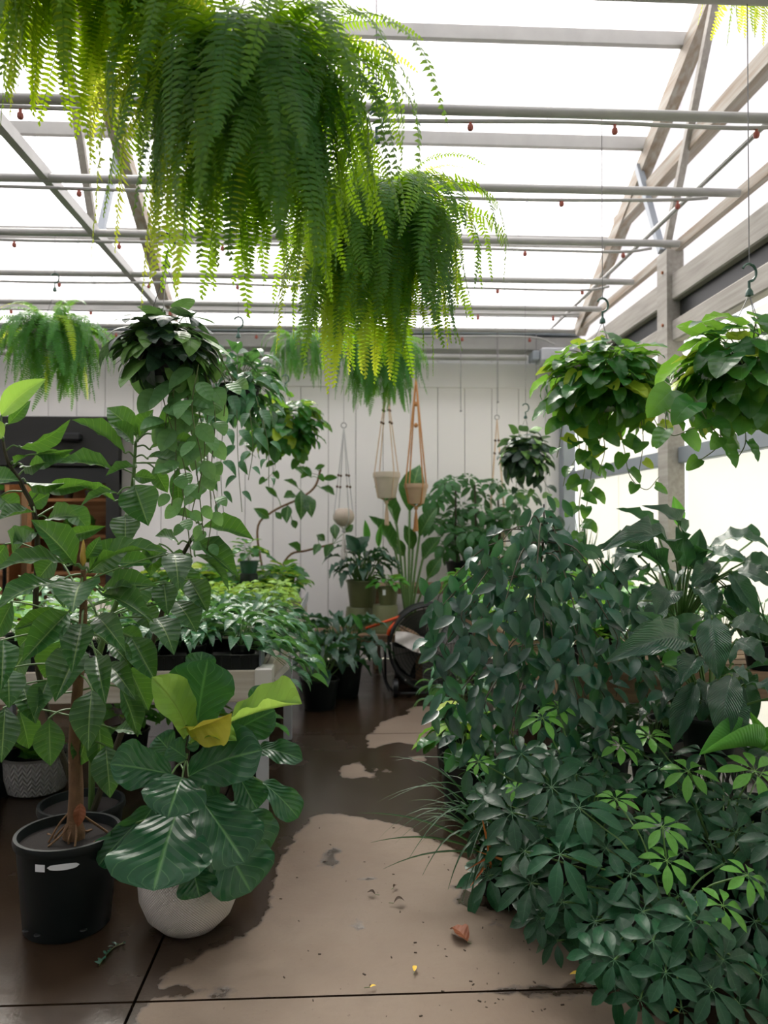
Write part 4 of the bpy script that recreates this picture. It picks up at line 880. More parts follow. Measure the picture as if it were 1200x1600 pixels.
HF = '''118 884 48 812 2.7 2.6 50 0;108 884 -8 892 2.7 2.55 30 50;140 893 265 865 2.7 2.6 24 -50;140 895 208 846 2.75 2.75 52 0;135 873 156 838 2.7 2.7 24 20
128 910 113 958 2.7 2.5 74 0;92 912 -6 953 2.65 2.5 40 15;160 922 249 918 2.7 2.6 34 -35;160 929 241 974 2.7 2.5 40 0;107 957 21 984 2.75 2.7 28 20
107 956 33 1036 2.7 2.5 52 0;128 975 112 1052 2.7 2.5 54 0;152 963 197 1020 2.65 2.5 44 0;125 1012 86 1097 2.75 2.55 64 0;150 1025 165 1102 2.7 2.5 44 0
168 1038 212 1094 2.75 2.6 40 0;144 1078 138 1174 2.8 2.65 58 0;168 1005 206 1045 2.8 2.75 30 0;205 995 243 1065 2.85 2.75 50 0;272 865 279 923 2.95 2.8 50 0
256 908 262 962 3.0 2.9 44 0;296 905 325 957 3.05 2.95 44 0;275 940 307 989 3.0 2.9 48 0;243 966 272 1024 2.95 2.8 48 0;5 1000 2 1078 2.7 2.55 44 0
12 1045 14 1107 2.75 2.65 52 0;35 1070 56 1132 2.85 2.75 46 0;75 1063 53 1120 2.85 2.75 42 0;8 1105 2 1192 2.75 2.65 52 0;77 1122 79 1197 2.85 2.8 50 0
165 1165 172 1247 2.95 2.85 55 0;188 1073 215 1152 2.95 2.9 36 0;180 1140 222 1148 2.95 2.9 26 0;155 1120 160 1215 3.0 2.95 42 10;60 980 30 1010 2.9 2.9 40 0
185 985 225 1005 2.9 2.9 30 10;200 1040 232 1110 3.0 3.0 46 0;100 1000 70 1060 2.9 2.9 46 0;50 1010 20 1060 2.95 2.95 46 0;30 1110 45 1170 2.95 2.95 46 0
175 880 238 880 2.9 2.9 34 -20;90 870 60 905 2.95 2.95 40 0;20 940 -10 1000 2.85 2.85 44 0;215 945 240 985 3.05 3.0 44 0;140 1130 120 1200 3.0 2.95 44 0'''
def herolist(t, s, kind='rubber', stem=None, pet=.7):
    lines = []
    for q in s.replace('\n', ';').split(';'):
        v = [float(z) if not z.isalpha() else z for z in q.replace('_', '').split()] if q.strip() else None
        if not v: continue
        kd = v[8] if len(v) > 8 else kind
        if kd == 'rubber': v[6] *= .9
        hero(t, kd, *v[:7], roll=v[7])
        if stem:
            b = P(v[0], v[1], v[4]); s_ = min(stem, key=lambda p: (p - b).length); tp = P(v[2], v[3], v[5])
            lines.append([s_ , s_.lerp(b, .6) + V((0, 0, .012)), b, b.lerp(tp, .04)])
    if stem: many_stalks(t, lines, .0036, 'stem', 'leaf_stalks', 5)
L['rubberbacklit'] = L['rubber_backlit']; L['fiddlenew'] = L['fiddle_new']; L['fiddleyellow'] = L['fiddle_yellow']; L['lilynew'] = L['lily_new']
herolist(ft, HF, 'rubber', cv[8:])
# tree behind with three slender stems
c2 = P(128, 1200, 3.40); c2 = V((c2.x, 3.40, 0))
f2 = empty('fig_tree', c2, 'taller broad-leaved fig tree with slender stems rising behind the black pot tree', 'tree')
pot(f2, c2, .17, .30, 'blackpot', .86, .03)
s1 = bez([c2 + V((0, 0, .25)), P(60, 1050, 3.25), P(58, 830, 3.1), P(35, 760, 3.05), P(12, 720, 3.0), P(2, 675, 3.0)], 6)
s2 = bez([c2 + V((.04, 0, .25)), P(150, 1050, 3.25), P(195, 900, 3.15), P(204, 790, 3.1), P(209, 740, 3.05), P(212, 690, 3.05)], 6)
s3 = bez([c2 + V((.05, -.02, .25)), P(220, 1060, 3.3), P(272, 900, 3.2), P(292, 855, 3.15), P(312, 822, 3.1)], 6)
for s_ in (s1, s2, s3): MB().tube(s_, [.014 * (1 - .6 * i / len(s_)) for i in range(len(s_))], 8).build('trunk', M['darkbark'] if s_ is not s2 else M['stem'], f2, True)
H2 = '''210 758 232 822 3.0 2.9 68 0;233 702 313 694 3.05 3.0 32 -25;237 678 321 652 3.05 2.95 24 -35;208 694 171 661 3.0 2.95 32 0;217 682 167 637 3.1 3.1 44 0
196 708 112 656 3.0 2.95 28 30;178 735 92 724 3.0 2.9 30 45;213 730 165 744 3.0 2.9 16 40;185 771 126 791 3.0 2.9 16 40;229 716 300 739 3.0 2.9 20 -45
277 732 280 802 3.15 3.1 26 10;208 745 244 749 3.1 3.1 20 20;196 805 196 855 3.05 2.95 50 0;317 823 397 844 3.1 3.0 34 -30;300 843 372 903 3.05 2.95 38 -10
308 817 262 803 3.1 3.0 16 40;279 850 242 838 3.1 3.0 24 10;304 867 358 925 3.05 2.95 16 -40;2 650 72 592 3.0 2.95 34 0 rubbernew;13 663 48 626 3.05 3.05 24 0
5 684 -22 660 2.95 2.9 26 0 rubbernew;28 698 110 655 3.0 2.95 24 40;58 710 116 702 3.0 2.95 18 30;45 735 117 713 3.05 3.0 28 10;34 726 72 722 3.0 2.9 14 40
22 725 43 712 3.0 2.95 10 20;40 753 102 755 3.05 3.0 12 50;72 767 152 755 3.1 3.05 24 20;180 783 119 756 3.1 3.0 16 30;-22 752 31 752 2.95 2.9 30 10
45 790 78 772 3.1 3.1 36 0;54 800 -2 812 3.0 2.9 34 20;75 812 125 808 3.1 3.0 32 10;110 836 166 822 3.1 3.0 24 20;22 873 50 831 3.1 3.0 52 0
215 690 240 640 3.15 3.15 30 0;60 830 20 850 3.1 3.05 34 10;150 870 185 905 3.2 3.1 40 0;230 880 262 860 3.2 3.1 34 0;250 850 235 900 3.2 3.15 42 0
300 870 262 890 3.2 3.1 36 0;100 790 140 830 3.2 3.2 36 0;330 850 345 900 3.15 3.1 36 0;10 850 -20 890 3.1 3.1 44 0;90 900 100 950 3.3 3.2 44 0
225 900 210 960 3.3 3.2 44 0;285 880 300 940 3.25 3.2 40 0;30 900 60 930 3.3 3.3 40 0;240 730 262 770 3.2 3.2 30 0;0 775 30 800 3.1 3.1 36 10'''
herolist(f2, H2, 'rubber', s1[8:] + s2[8:] + s3[8:])

# ------------------------------------------------------------------ fiddle-leaf fig in the white woven pot
q = P(296, 1440, 2.93); fc = V((q.x, 2.93, 0))
fl = empty('fiddle_leaf_fig', fc, 'fiddle-leaf fig with huge veined leaves in the round white woven pot', 'plant')
pr = [(.001, 0), (.085, 0), (.105, .006), (.155, .055), (.182, .12), (.187, .18), (.178, .24), (.162, .285), (.152, .292), (.142, .285), (.140, .25)]
MB().lathe(fc, pr, 48, uv=True).build('pot', M['woven'], fl, True); MB().lathe(fc + V((0, 0, .255)), [(.001, .006), (.14, 0)], 24).build('soil', M['soil'], fl)
fs = bez([fc + V((0, 0, .25)), P(292, 1290, 2.9), P(290, 1210, 2.88), P(296, 1150, 2.85), P(305, 1105, 2.85)], 6); MB().tube(fs, .010, 8).build('trunk', M['darkbark'], fl, True)
fs2 = bez([fc + V((.03, 0, .25)), P(320, 1260, 2.95), P(345, 1190, 2.92), P(368, 1125, 2.9)], 6); MB().tube(fs2, .008, 8).build('trunk', M['darkbark'], fl, True)
HG = '''276 1270 240 1392 2.75 2.5 148 0;285 1215 262 1278 2.75 2.55 96 0;268 1210 172 1194 2.75 2.65 70 0;315 1250 382 1348 2.75 2.6 100 0;330 1290 392 1394 2.85 2.75 105 0
295 1213 410 1172 2.75 2.65 84 0;308 1130 325 1031 2.8 2.72 100 0;292 1150 237 1058 2.75 2.65 58 10 fiddlenew;290 1134 362 1114 2.72 2.62 34 50 fiddleyellow;297 1162 370 1158 2.75 2.65 30 -35 fiddlenew
362 1128 472 1100 2.8 2.7 40 -50 fiddlenew;365 1145 430 1110 2.85 2.8 66 0;402 1172 473 1188 2.85 2.75 36 -20;372 1210 402 1264 2.85 2.8 54 0;410 1222 466 1278 2.95 2.9 46 0
215 1285 154 1352 2.9 2.85 46 10;292 1168 336 1112 2.85 2.85 62 0;300 1350 312 1402 2.72 2.68 62 0;310 1060 316 1018 2.95 2.95 46 0;292 1185 264 1165 2.85 2.85 40 0
325 1200 300 1290 2.95 2.9 80 0;270 1180 245 1150 3.0 3.0 44 0;350 1260 420 1330 3.0 2.95 70 0;240 1260 190 1330 2.95 2.9 60 0;340 1170 380 1215 2.95 2.9 60 0;400 1120 412 1070 3.0 3.0 40 0'''
herolist(fl, HG, 'fiddle', fs[6:] + fs2[6:])

# white knit pot under the bench
q = P(57, 1190, 4.45); kc = V((q.x, 4.45, 0)); kp = empty('knit_pot_plant', kc, 'small plant in a grooved white knit-pattern pot on the floor under the left bench', 'plant')
MB().lathe(kc, [(.001, 0), (.13, 0), (.155, .012), (.185, .10), (.195, .20), (.192, .215), (.180, .212), (.178, .16)], 56, uv=True).build('pot', M['knit'], kp, True); MB().lathe(kc + V((0, 0, .17)), [(.001, .004), (.178, 0)], 20).build('soil', M['soil'], kp)
rr = random.Random(6)
for k in range(16):
    a = k * 2.4; b = kc + V((.03 * math.cos(a), .03 * math.sin(a), .18)); put(kp, 'bright' if k % 3 else 'lilysmall', b, b + V((.13 * math.cos(a), .13 * math.sin(a), rr.uniform(.02, .14))), V((0, -.3, 1)))
q = P(-14, 1185, 4.4); kc = V((q.x, 4.4, 0)); kq = empty('black_pot', kc, 'plain black pot on the floor left of the white knit pot', 'pot'); pot(kq, kc, .15, .26, 'blackpot', .85)
for i, (px, Y) in enumerate(((200, 4.9), (300, 5.2), (385, 4.7))):
    q = P(px, 1150, Y); kc = V((q.x, Y, 0)); small_plant('shade_plant', kc, 'dark potted plant under the left bench, %s' % ['behind the tree trunk', 'behind the fiddle-leaf fig', 'by the aisle leg'][i], 'plant', 'bright', 18, .14, .17, .16, .13, .22, 'blackpot', seed=i + 40)

# ------------------------------------------------------------------ right bench and its plants
rb = empty('plant_bench', (1.7, 5.4, 0), 'right bench of pale boards on white legs behind the umbrella plants', 'bench')
RX0, RX1, RY0, RY1 = 1.02, 2.30, 3.55, 7.3
MB().box((RX0, RY0, .66), (RX1, RY0 + .035, .80), .004).build('apron_board', M['benchwood'], rb); MB().box((RX0, RY0 + .04, .66), (RX0 + .035, RY1, .80), .004).build('side_board', M['benchwood'], rb); MB().box((RX1 - .035, RY0 + .04, .66), (RX1, RY1, .80), .004).build('side_board', M['benchwood'], rb)
for k in range(25): MB().box((RX0 + .04, RY0 + .05 + k * .145, .78), (RX1 - .04, RY0 + .17 + k * .145, .80)).build('slat', M['benchwood'], rb)
for x_ in (RX0 + .05, RX1 - .05):
    for y_ in (RY0 + .07, 5.4, RY1 - .06): MB().box((x_ - .022, y_ - .022, 0), (x_ + .022, y_ + .022, .66), .004).build('leg', M['whitepot'], rb)
for j, y in enumerate((5.0, 5.45, 5.9, 6.35, 6.8, 7.15)):
    for i, x_ in enumerate((1.12, 1.45, 1.8, 2.12)):
        small_plant('bushy_plant', (x_, y, .801), 'bright leafy plant on the right bench, row %s, %s' % (['one', 'two', 'three', 'four', 'five', 'six'][j], ['at the aisle edge', 'second in', 'third in', 'by the side wall'][i]), 'plant', 'bright' if i != 1 else 'pothos', 26, .13, .18, .17, seed=j * 3 + i + 60, group='leafy plants on the right bench')
for j, y in enumerate((3.8, 4.2, 4.6)):
    for i, x_ in enumerate((1.12, 1.45, 2.1)):
        small_plant('foliage_plant', (x_, y, .801), 'glossy dark plant on the near right bench, %s row, %s' % (['front', 'second', 'third'][j], ['at the aisle edge', 'second in', 'by the side wall'][i]), 'plant', 'syng' if i else 'pothos', 30, .15, .2, .2, seed=j * 3 + i + 90, group='dark plants on the right bench')

for i, (x_, y_, d) in enumerate(((1.75, 4.3, 'nearest the wire stand'), (2.1, 4.9, 'by the side wall'), (1.45, 4.9, 'in the middle'), (1.95, 5.9, 'deep under by the wall'), (1.4, 5.7, 'deep under by the aisle'), (2.1, 6.8, 'farthest back'), (1.4, 4.15, 'behind the weeping fig'))):
    small_plant('shade_plant', (x_, y_, 0), 'dark potted plant under the right bench, %s' % d, 'plant', 'syng', 30, .15, .2, .22, .14, .24, 'blackpot', seed=i + 140)
def lily(c, label, n, ln, seed, pr=.13, ph=.2, pmat='blackpot', hl='', name='peace_lily', ez=1.0, kind='lily', wr=.26, group=None):
    t = empty(name, c, label, 'plant', group); c = V(c); pot(t, c, pr, ph, pmat, .82, .02, seg=20); rr = random.Random(seed); lines = []
    for i in range(n):
        a = i * 2.39996; q = (i + .5) / n; l_ = ln * rr.uniform(.7, 1.1); el = (1.35 - 1.0 * q) * ez
        b = c + V((math.cos(a) * l_ * .6 * math.cos(el), math.sin(a) * l_ * .6 * math.cos(el), ph + l_ * .75 * math.sin(el)))
        d = V((math.cos(a), math.sin(a), rr.uniform(.1, .6) - 1.3 * q)).normalized(); put(t, kind, b, b + d * l_ * .62, (V((0, 0, 1)) + V((math.cos(a) * .4, math.sin(a) * .4, 0))).normalized(), l_ * wr)
        lines.append([c + V((math.cos(a) * .02, math.sin(a) * .02, ph * .9)), c.lerp(b, .55) + V((0, 0, l_ * .16)), b, b + d * l_ * .05])
    for q in hl.replace('\n', ';').split(';'):
        v = q.split()
        if not v: continue
        f = [float(z) for z in v[:8]]; hero(t, v[8] if len(v) > 8 else kind, *f[:7], roll=f[7], tilt=R.uniform(.3, 1.2)); b = P(f[0], f[1], f[4]); e = P(f[2], f[3], f[5])
        lines.append([c + V((0, 0, ph * .9)), (c + V((0, 0, ph * .9))).lerp(b, .6) + V((0, 0, .05)), b, b.lerp(e, .06)])
    many_stalks(t, lines, .005, 'stem', 'leaf_stalks', 5); return t
q = P(1062, 960, 3.85)
lily((q.x, 3.85, .801), 'large peace lily on the right bench with broad arching leaves against the pale wall', 22, .42, 5, .12, .17, 'blackpot', '''1057 878 940 862 3.5 3.3 44 10;1064 860 1002 790 3.6 3.5 30 0;1030 842 962 795 3.8 3.8 20 10;1060 822 1052 775 3.7 3.7 20 0 lilynew;1072 885 1056 822 3.6 3.55 30 0
1080 888 1094 826 3.7 3.7 34 0;1042 896 922 864 3.6 3.4 32 20;1012 896 952 936 3.5 3.3 28 0;1046 922 1025 962 3.45 3.3 48 0;1098 886 1170 876 3.6 3.4 26 -10
1108 856 1208 862 3.7 3.6 26 -20;1148 893 1208 919 3.5 3.4 30 -10;1140 893 1187 967 3.4 3.3 30 0;1175 846 1174 818 3.9 3.9 26 0;1140 915 1160 968 3.6 3.5 34 0
1110 925 1120 960 3.6 3.5 30 0;1090 900 1110 930 3.7 3.6 40 0;1160 880 1215 890 3.6 3.5 34 0;1000 940 975 975 3.6 3.5 34 0;1000 870 960 890 3.8 3.7 30 10;1120 880 1080 920 3.6 3.5 34 0''', kind='lily')
q = P(1108, 1100, 3.2)
ws = empty('wire_stand', (q.x, 3.2, 0), 'round black wire lattice plant stand under the drooping-leaved lily', 'plant stand'); wc = V((q.x, 3.2, 0))
for k in range(22):
    for sg_ in (1, -1):
        a = k * 2 * PI / 22; MB().tube([wc + V((.14 * math.cos(a + sg_ * z * 2.2), .14 * math.sin(a + sg_ * z * 2.2), z)) for z in [x_ * .058 for x_ in range(10)]], .0035, 4).build('wire', M['wirestand'], ws)
for z in (.005, .26, .522): MB().tube([wc + V((.14 * math.cos(a * PI / 12), .14 * math.sin(a * PI / 12), z)) for a in range(25)], .006, 6).build('ring', M['wirestand'], ws, True)
MB().lathe(wc + V((0, 0, .525)), [(.001, 0), (.15, 0), (.15, .012), (.001, .012)], 24).build('top_plate', M['wirestand'], ws)
lily((q.x, 3.2, .538), 'lower peace lily with long drooping leaves on the round black wire stand', 20, .40, 8, .12, .15, 'blackpot', '''1078 1005 943 1036 3.0 2.85 42 -20;1090 1025 1064 1069 2.95 2.85 38 0;1112 965 1122 1062 3.0 2.9 52 0;1143 1055 1130 1168 2.95 2.85 50 0;1088 1065 1050 1168 3.05 3.0 38 0
1042 977 1098 966 3.05 3.05 26 20;1038 988 989 956 3.0 2.95 14 0;1038 992 986 988 3.05 3.0 28 0;1114 987 1102 955 3.05 3.05 26 0;1035 1038 1072 1027 3.0 3.0 24 0 lilynew
1080 996 1103 968 3.0 3.0 14 0 lilynew;1140 975 1208 995 3.0 2.9 34 -10;1150 1000 1195 1040 3.2 3.1 30 0;1060 1040 1040 1090 3.15 3.1 40 0;1105 1070 1095 1130 3.2 3.15 38 0;1160 1060 1180 1130 3.15 3.1 36 0''', kind='lily', ez=.8)

# ------------------------------------------------------------------ weeping fig
q = P(845, 1100, 3.62); wf = empty('weeping_fig', (q.x, 3.62, 0), 'weeping fig with hundreds of small glossy dark leaves in the middle right', 'tree'); wc = V((q.x, 3.62, 0)); pot(wf, wc, .17, .30, 'blackpot', .85)
rr = random.Random(21); tips = []
top = bez([wc + V((0, 0, .27)), P(850, 1050, 3.55), P(842, 930, 3.5), P(850, 830, 3.5)], 6)
MB().tube(top, [.018 * (1 - .75 * i / len(top)) for i in range(len(top))], 8).build('trunk', M['darkbark'], wf, True)
ends = [(690, 925, 3.2), (672, 970, 3.1), (720, 900, 3.3), (760, 890, 3.2), (735, 1000, 3.0), (790, 940, 3.0), (700, 1060, 3.1), (760, 1090, 3.05), (810, 1050, 3.0), (850, 1000, 2.95), (900, 960, 3.0), (950, 940, 3.1), (980, 1000, 3.1), (960, 1060, 3.1),
        (1005, 1075, 3.15), (900, 1080, 3.0), (860, 1120, 3.0), (800, 1140, 3.05), (930, 1130, 3.05), (840, 880, 3.1), (880, 890, 3.3), (920, 900, 3.4), (820, 850, 3.4), (870, 850, 3.5), (850, 815, 3.5), (780, 1010, 3.0), (740, 1130, 3.1), (880, 1160, 3.05), (990, 935, 3.3), (910, 1020, 2.95), (835, 940, 2.95), (700, 1000, 3.05), (725, 950, 3.05), (960, 985, 3.0), (820, 1000, 2.95), (870, 1050, 2.95), (955, 1110, 3.1), (780, 1170, 3.1), (700, 1110, 3.15), (1010, 1020, 3.2)]
cnt = 0; rest = MB(); rest_uv = []
for (ex, ey, eY) in ends:
    e = P(ex, ey, eY); s_ = min(top, key=lambda p: abs(p.z - (e.z + .22)) + (p - e).length * .2); cvb = bez([s_, s_.lerp(e, .55) + V((0, 0, .10)), e, e + V((0, -.02, -.07))], 7)
    MB().tube(cvb, [.004 * (1 - .7 * i / len(cvb)) for i in range(len(cvb))], 5).build('twig', M['darkbark'], wf)
    for i in range(10):
        f = .38 + .62 * i / 9; p = cvb[min(len(cvb) - 1, int(f * (len(cvb) - 1)))]; sd = 1 if i % 2 else -1
        p = p + V((rr.uniform(-.05, .05), rr.uniform(-.06, .03), rr.uniform(-.05, .04))); d = V((sd * rr.uniform(.1, .8), rr.uniform(-.5, .1), -rr.uniform(.15, 1.2))).normalized()
        s = rr.uniform(.085, .118); nr = V((rr.uniform(-.8, .8), -1, rr.uniform(.1, 1.8))).normalized()
        if cnt < 300: put(wf, 'fig', p, p + d * s, nr); cnt += 1
        else: rest_uv.append((p, p + d * s, nr))
    for i in range(5):   # second layer deeper in the crown
        p = cvb[int(rr.uniform(.2, .8) * (len(cvb) - 1))] + V((rr.uniform(-.12, .12), rr.uniform(-.1, .15), rr.uniform(-.15, .08))); d = V((rr.uniform(-.6, .6), rr.uniform(-.5, .3), -1)).normalized()
        rest_uv.append((p, p + d * rr.uniform(.08, .115), V((rr.uniform(-.6, .6), -1, rr.uniform(.1, .9)))))
def joined_leaves(parent, kind, items, name='leaves'):
    src = L[kind][0]; base = [v.co.copy() for v in src.vertices]; fc_ = [tuple(p.vertices) for p in src.polygons]; uvl = [tuple(d.uv) for d in src.uv_layers[0].data]
    vs, fs_, uv = [], [], []
    for (b, t, n) in items:
        m = leaf_mtx(V(b), V(t) - V(b), V(n), (V(t) - V(b)).length); k0 = len(vs); vs += [tuple(m @ q_) for q_ in base]; fs_ += [tuple(k0 + i for i in f) for f in fc_]; uv += uvl
    me = bpy.data.meshes.new(name); me.from_pydata(vs, [], fs_); me.update(); l = me.uv_layers.new(name='UVMap'); l.data.foreach_set('uv', [c_ for q_ in uv for c_ in q_])
    me.polygons.foreach_set('use_smooth', [True] * len(me.polygons)); me.materials.append(src.materials[0]); o = link(name, me, None, parent); o['kind'] = 'stuff'; return o
joined_leaves(wf, 'fig', rest_uv)

# variegated vine below the weeping fig, at the aisle
q = P(735, 1230, 3.95); vp = small_plant('floor_pothos', (q.x, 4.0, 0), 'yellow-marked heart-leaved plant on the floor between the weeping fig and the aisle', 'plant', 'pothos', 46, .12, .24, .28, .15, .28, 'blackpot', seed=3, droop=.5, kind2='lime', p2=.12)
q = P(720, 1110, 4.6); vp = small_plant('floor_plant', (q.x, 4.7, 0), 'pointed-leaf plant in a black pot on the floor behind the heart-leaved one', 'plant', 'syng', 46, .14, .24, .42, .15, .28, 'blackpot', seed=5, droop=.5)

# strap-leaved grass plant
q = P(780, 1340, 3.15); gc = V((q.x, 3.15, 0)); gp_ = empty('strap_leaf_plant', gc, 'grassy plant with long dark strap leaves and orange dry blades beside the aisle', 'plant'); pot(gp_, gc, .10, .16, 'blackpot', .85)
rr = random.Random(12)
for k in range(70):
    a = rr.uniform(0, 6.28); l_ = rr.uniform(.28, .55); b = gc + V((.05 * math.cos(a), .05 * math.sin(a), .14)); up = rr.uniform(-.1, .7); e = b + V((math.cos(a) * l_, math.sin(a) * l_ * .8, up * l_))
    e.z = max(e.z, .02 + rr.uniform(0, .1)); put(gp_, 'blade', b, e, V((0, 0, 1)), (e - b).length * 1.1)
for (tx_, ty_, Y_) in ((618, 1188, 3.2), (680, 1250, 3.0), (660, 1368, 2.95), (700, 1390, 2.9), (640, 1340, 2.8), (735, 1420, 2.8), (700, 1200, 3.1), (655, 1300, 3.0), (690, 1175, 3.3), (720, 1165, 3.2)):
    e = P(tx_, ty_, Y_); e.z = max(.015, e.z); b = gc + V((-.02, -.02, .16)); put(gp_, 'blade', b, e, V((0, 0, 1)), .55, 2)
for (tx_, ty_, Y_) in ((728, 1360, 2.85), (745, 1330, 2.8), (752, 1272, 2.85), (735, 1385, 2.8), (760, 1300, 2.85)):
    e = P(tx_, ty_, Y_); e.z = max(.02, e.z); put(gp_, 'deadblade', gc + V((-.03, -.06, .15)), e, V((-.3, -1, .5)), .55)

# ------------------------------------------------------------------ umbrella plants (front right)
SP = [((.62 + .30, 2.95), 'umbrella plant beside the aisle with pale new leaves at its top, behind the front ones'), ((1.06, 2.48), 'front umbrella plant with the largest dark leaflets, nearest the camera'),
      ((1.42, 2.85), 'umbrella plant in the middle of the right group under the wire stand'), ((1.55, 2.42), 'umbrella plant at the right edge with several light green leaf fans')]
sch = []
for (x_, y_), d in SP:
    t = empty('umbrella_plant', (x_, y_, 0), d, 'plant'); pot(t, (x_, y_, 0), .15, .26, 'blackpot', .85); sch.append((t, V((x_, y_, .22)), []))
def fan(px, py, Y, rpx, kind='umb', tilt=None, which=None):
    p = P(px, py, Y); r = rpx * Y / F * 1.22; i = which if which is not None else min(range(4), key=lambda k: (V((sch[k][1].x, sch[k][1].y, 0)) - V((p.x, p.y, 0))).length); t, b, lines = sch[i]
    o = V((p.x - b.x, p.y - b.y, .25 + max(0, (p.z - .3)) * .6)); z = (o.normalized() * .5 + V((0, -.55, .75)) + (V(tilt) if tilt else V((0, 0, 0)))).normalized()
    q_ = z.to_track_quat('Z', 'Y').to_matrix().to_4x4(); m = Matrix.Translation(p) @ q_ @ Matrix.Rotation(R.uniform(0, 6.28), 4, 'Z') @ Matrix.Scale(r, 4)
    pool = L[kind]; link('leaf', pool[R.randrange(len(pool))], None, t, m); h = p - z * r * .15
    s_ = b + V((o.x * .45, o.y * .45, (p.z - b.z) * .62)); lines.append([b + V((o.x * .08, o.y * .08, 0)), s_, s_.lerp(h, .5) + V((0, 0, .01)), p])
FAN = '''848 1122 2.9 32 n;872 1105 2.95 28 n;815 1178 2.85 36;868 1188 2.85 40;862 1230 2.7 62;800 1270 2.7 52;748 1190 2.95 22 n;806 1232 2.75 18 n;760 1250 2.8 34;905 1262 2.6 58;962 1248 2.7 32 n;940 1150 3.1 26;970 1165 3.0 34 n;1015 1150 3.1 34 n
1010 1235 2.85 34;945 1210 2.95 36;1075 1205 2.85 42 n;1180 1205 2.7 48 n;1035 1292 2.6 42 n;1042 1345 2.5 42 n;875 1335 2.5 58;947 1325 2.55 52;918 1385 2.5 34;985 1365 2.45 48;830 1380 2.55 56;820 1330 2.6 42;1005 1425 2.35 56;990 1490 2.25 62;1066 1490 2.3 56
1130 1415 2.35 40 n;1168 1368 2.4 38 n;1065 1575 2.15 50;845 1435 2.5 40;870 1470 2.45 34;1090 1265 2.8 48;1140 1250 2.75 44;1190 1320 2.6 50;1110 1320 2.7 50;1000 1290 2.75 44;1060 1400 2.5 46;1180 1440 2.4 52;1110 1480 2.35 50;930 1440 2.4 52;895 1290 2.7 44
1150 1300 2.6 40;1190 1260 2.8 40;960 1540 2.2 44;1160 1500 2.35 48;1195 1390 2.45 44;1070 1330 2.7 40;900 1210 2.9 38;1100 1175 3.0 40;930 1180 3.0 36;840 1290 2.7 44;1040 1520 2.15 48;1000 1562 2.15 46;1112 1545 2.15 52;1155 1570 2.15 50;1190 1525 2.2 50;1095 1435 2.25 46;930 1492 2.25 44;1020 1470 2.2 50;960 1500 2.2 46;1080 1440 2.2 50;1130 1500 2.2 50;790 1320 2.75 40;1030 1200 2.95 38;1130 1350 2.55 42;1050 1440 2.4 50;880 1410 2.45 44'''
for s_ in FAN.replace('\n', ';').split(';'):
    v = s_.split(); fan(float(v[0]), float(v[1]), float(v[2]), float(v[3]), 'umb_new' if len(v) > 4 else 'umb')
rr = random.Random(33)
for k in range(190):
    px = rr.uniform(760, 1230); py = rr.uniform(1170 + max(0, (850 - px)) * .5, 1560)
    if py > 1400 + (px - 800) * .75 and px < 1010: continue
    Y = 3.15 - (py - 1150) / 420 * .75 + rr.uniform(.02, .3); fan(px, py, Y, rr.uniform(36, 54), 'umb', (rr.uniform(-.3, .3), 0, 0))
for k in range(34):
    px = rr.uniform(1215, 1400); fan(px, rr.uniform(1230, 1560), rr.uniform(2.25, 2.8), rr.uniform(40, 54), 'umb_new' if k % 6 == 0 else 'umb')
for t, b, lines in sch: many_stalks(t, lines, .0032, 'stem', 'leaf_stalks', 4)

# crinkled strap fern under the lily
q = P(1195, 1230, 3.1); cf = empty('strap_fern', (q.x, 3.1, .0), 'wavy long-leaved fern in a black pot at the right edge behind the umbrella plants', 'fern'); pot(cf, (q.x, 3.1, 0), .12, .35, 'blackpot')
for v in ((1195, 1165, 1092, 1180, 2.9, 2.7, 26, 20), (1200, 1175, 1130, 1150, 3.0, 2.9, 22, 10), (1190, 1170, 1235, 1140, 3.0, 2.9, 28, 0), (1195, 1160, 1170, 1110, 3.1, 3.0, 22, 0)): hero(cf, 'lily_new', *v[:7], roll=v[7])
# grassy palm between lily and edge
q = P(1165, 1100, 3.6); gpalm = empty('grassy_palm', (q.x + .1, 3.62, .801), 'narrow upright grassy leaves in a pot on the right bench behind the drooping lily', 'plant'); pc = V((q.x + .1, 3.62, .801)); pot(gpalm, pc, .09, .12, 'blackpot', seg=16)
for k in range(36):
    a = rr.uniform(0, 6.28); l_ = rr.uniform(.25, .5); b = pc + V((.03 * math.cos(a), .03 * math.sin(a), .11)); put(gpalm, 'blade', b, b + V((math.cos(a) * l_ * .5, math.sin(a) * l_ * .5, l_ * rr.uniform(.3, .9))), V((0, -1, .3)), l_ * 1.3)

# ------------------------------------------------------------------ back of the house
bb = empty('low_bench', (.2, 7.45, 0), 'low brown wooden bench standing by the back wall at the end of the aisle', 'bench')
MB().box((-.30, 7.12, .40), (.72, 7.16, .47), .004).build('front_board', M['benchwood'], bb)
for k in range(4): MB().box((-.30, 7.17 + k * .15, .44), (.72, 7.30 + k * .15, .47), .004).build('slat', M['benchwood'], bb)
for x_ in (-.26, .66):
    for y_ in (7.2, 7.7): MB().box((x_, y_, 0), (x_ + .06, y_ + .06, .44), .004).build('leg', M['benchwood'], bb)
b2 = empty('back_bench', (1.1, 8.1, 0), 'tan wooden bench along the back wall behind the fan and the paddle-leaf plant', 'bench')
MB().box((.25, 7.86, .78), (2.35, 7.9, .86), .004).build('front_board', M['benchwood'], b2)
for k in range(4): MB().box((.25, 7.91 + k * .13, .83), (2.35, 8.03 + k * .13, .86), .004).build('slat', M['benchwood'], b2)
for x_ in (.3, 1.3, 2.25):
    for y_ in (7.93, 8.35): MB().box((x_, y_, 0), (x_ + .06, y_ + .06, .83), .004).build('leg', M['benchwood'], b2)
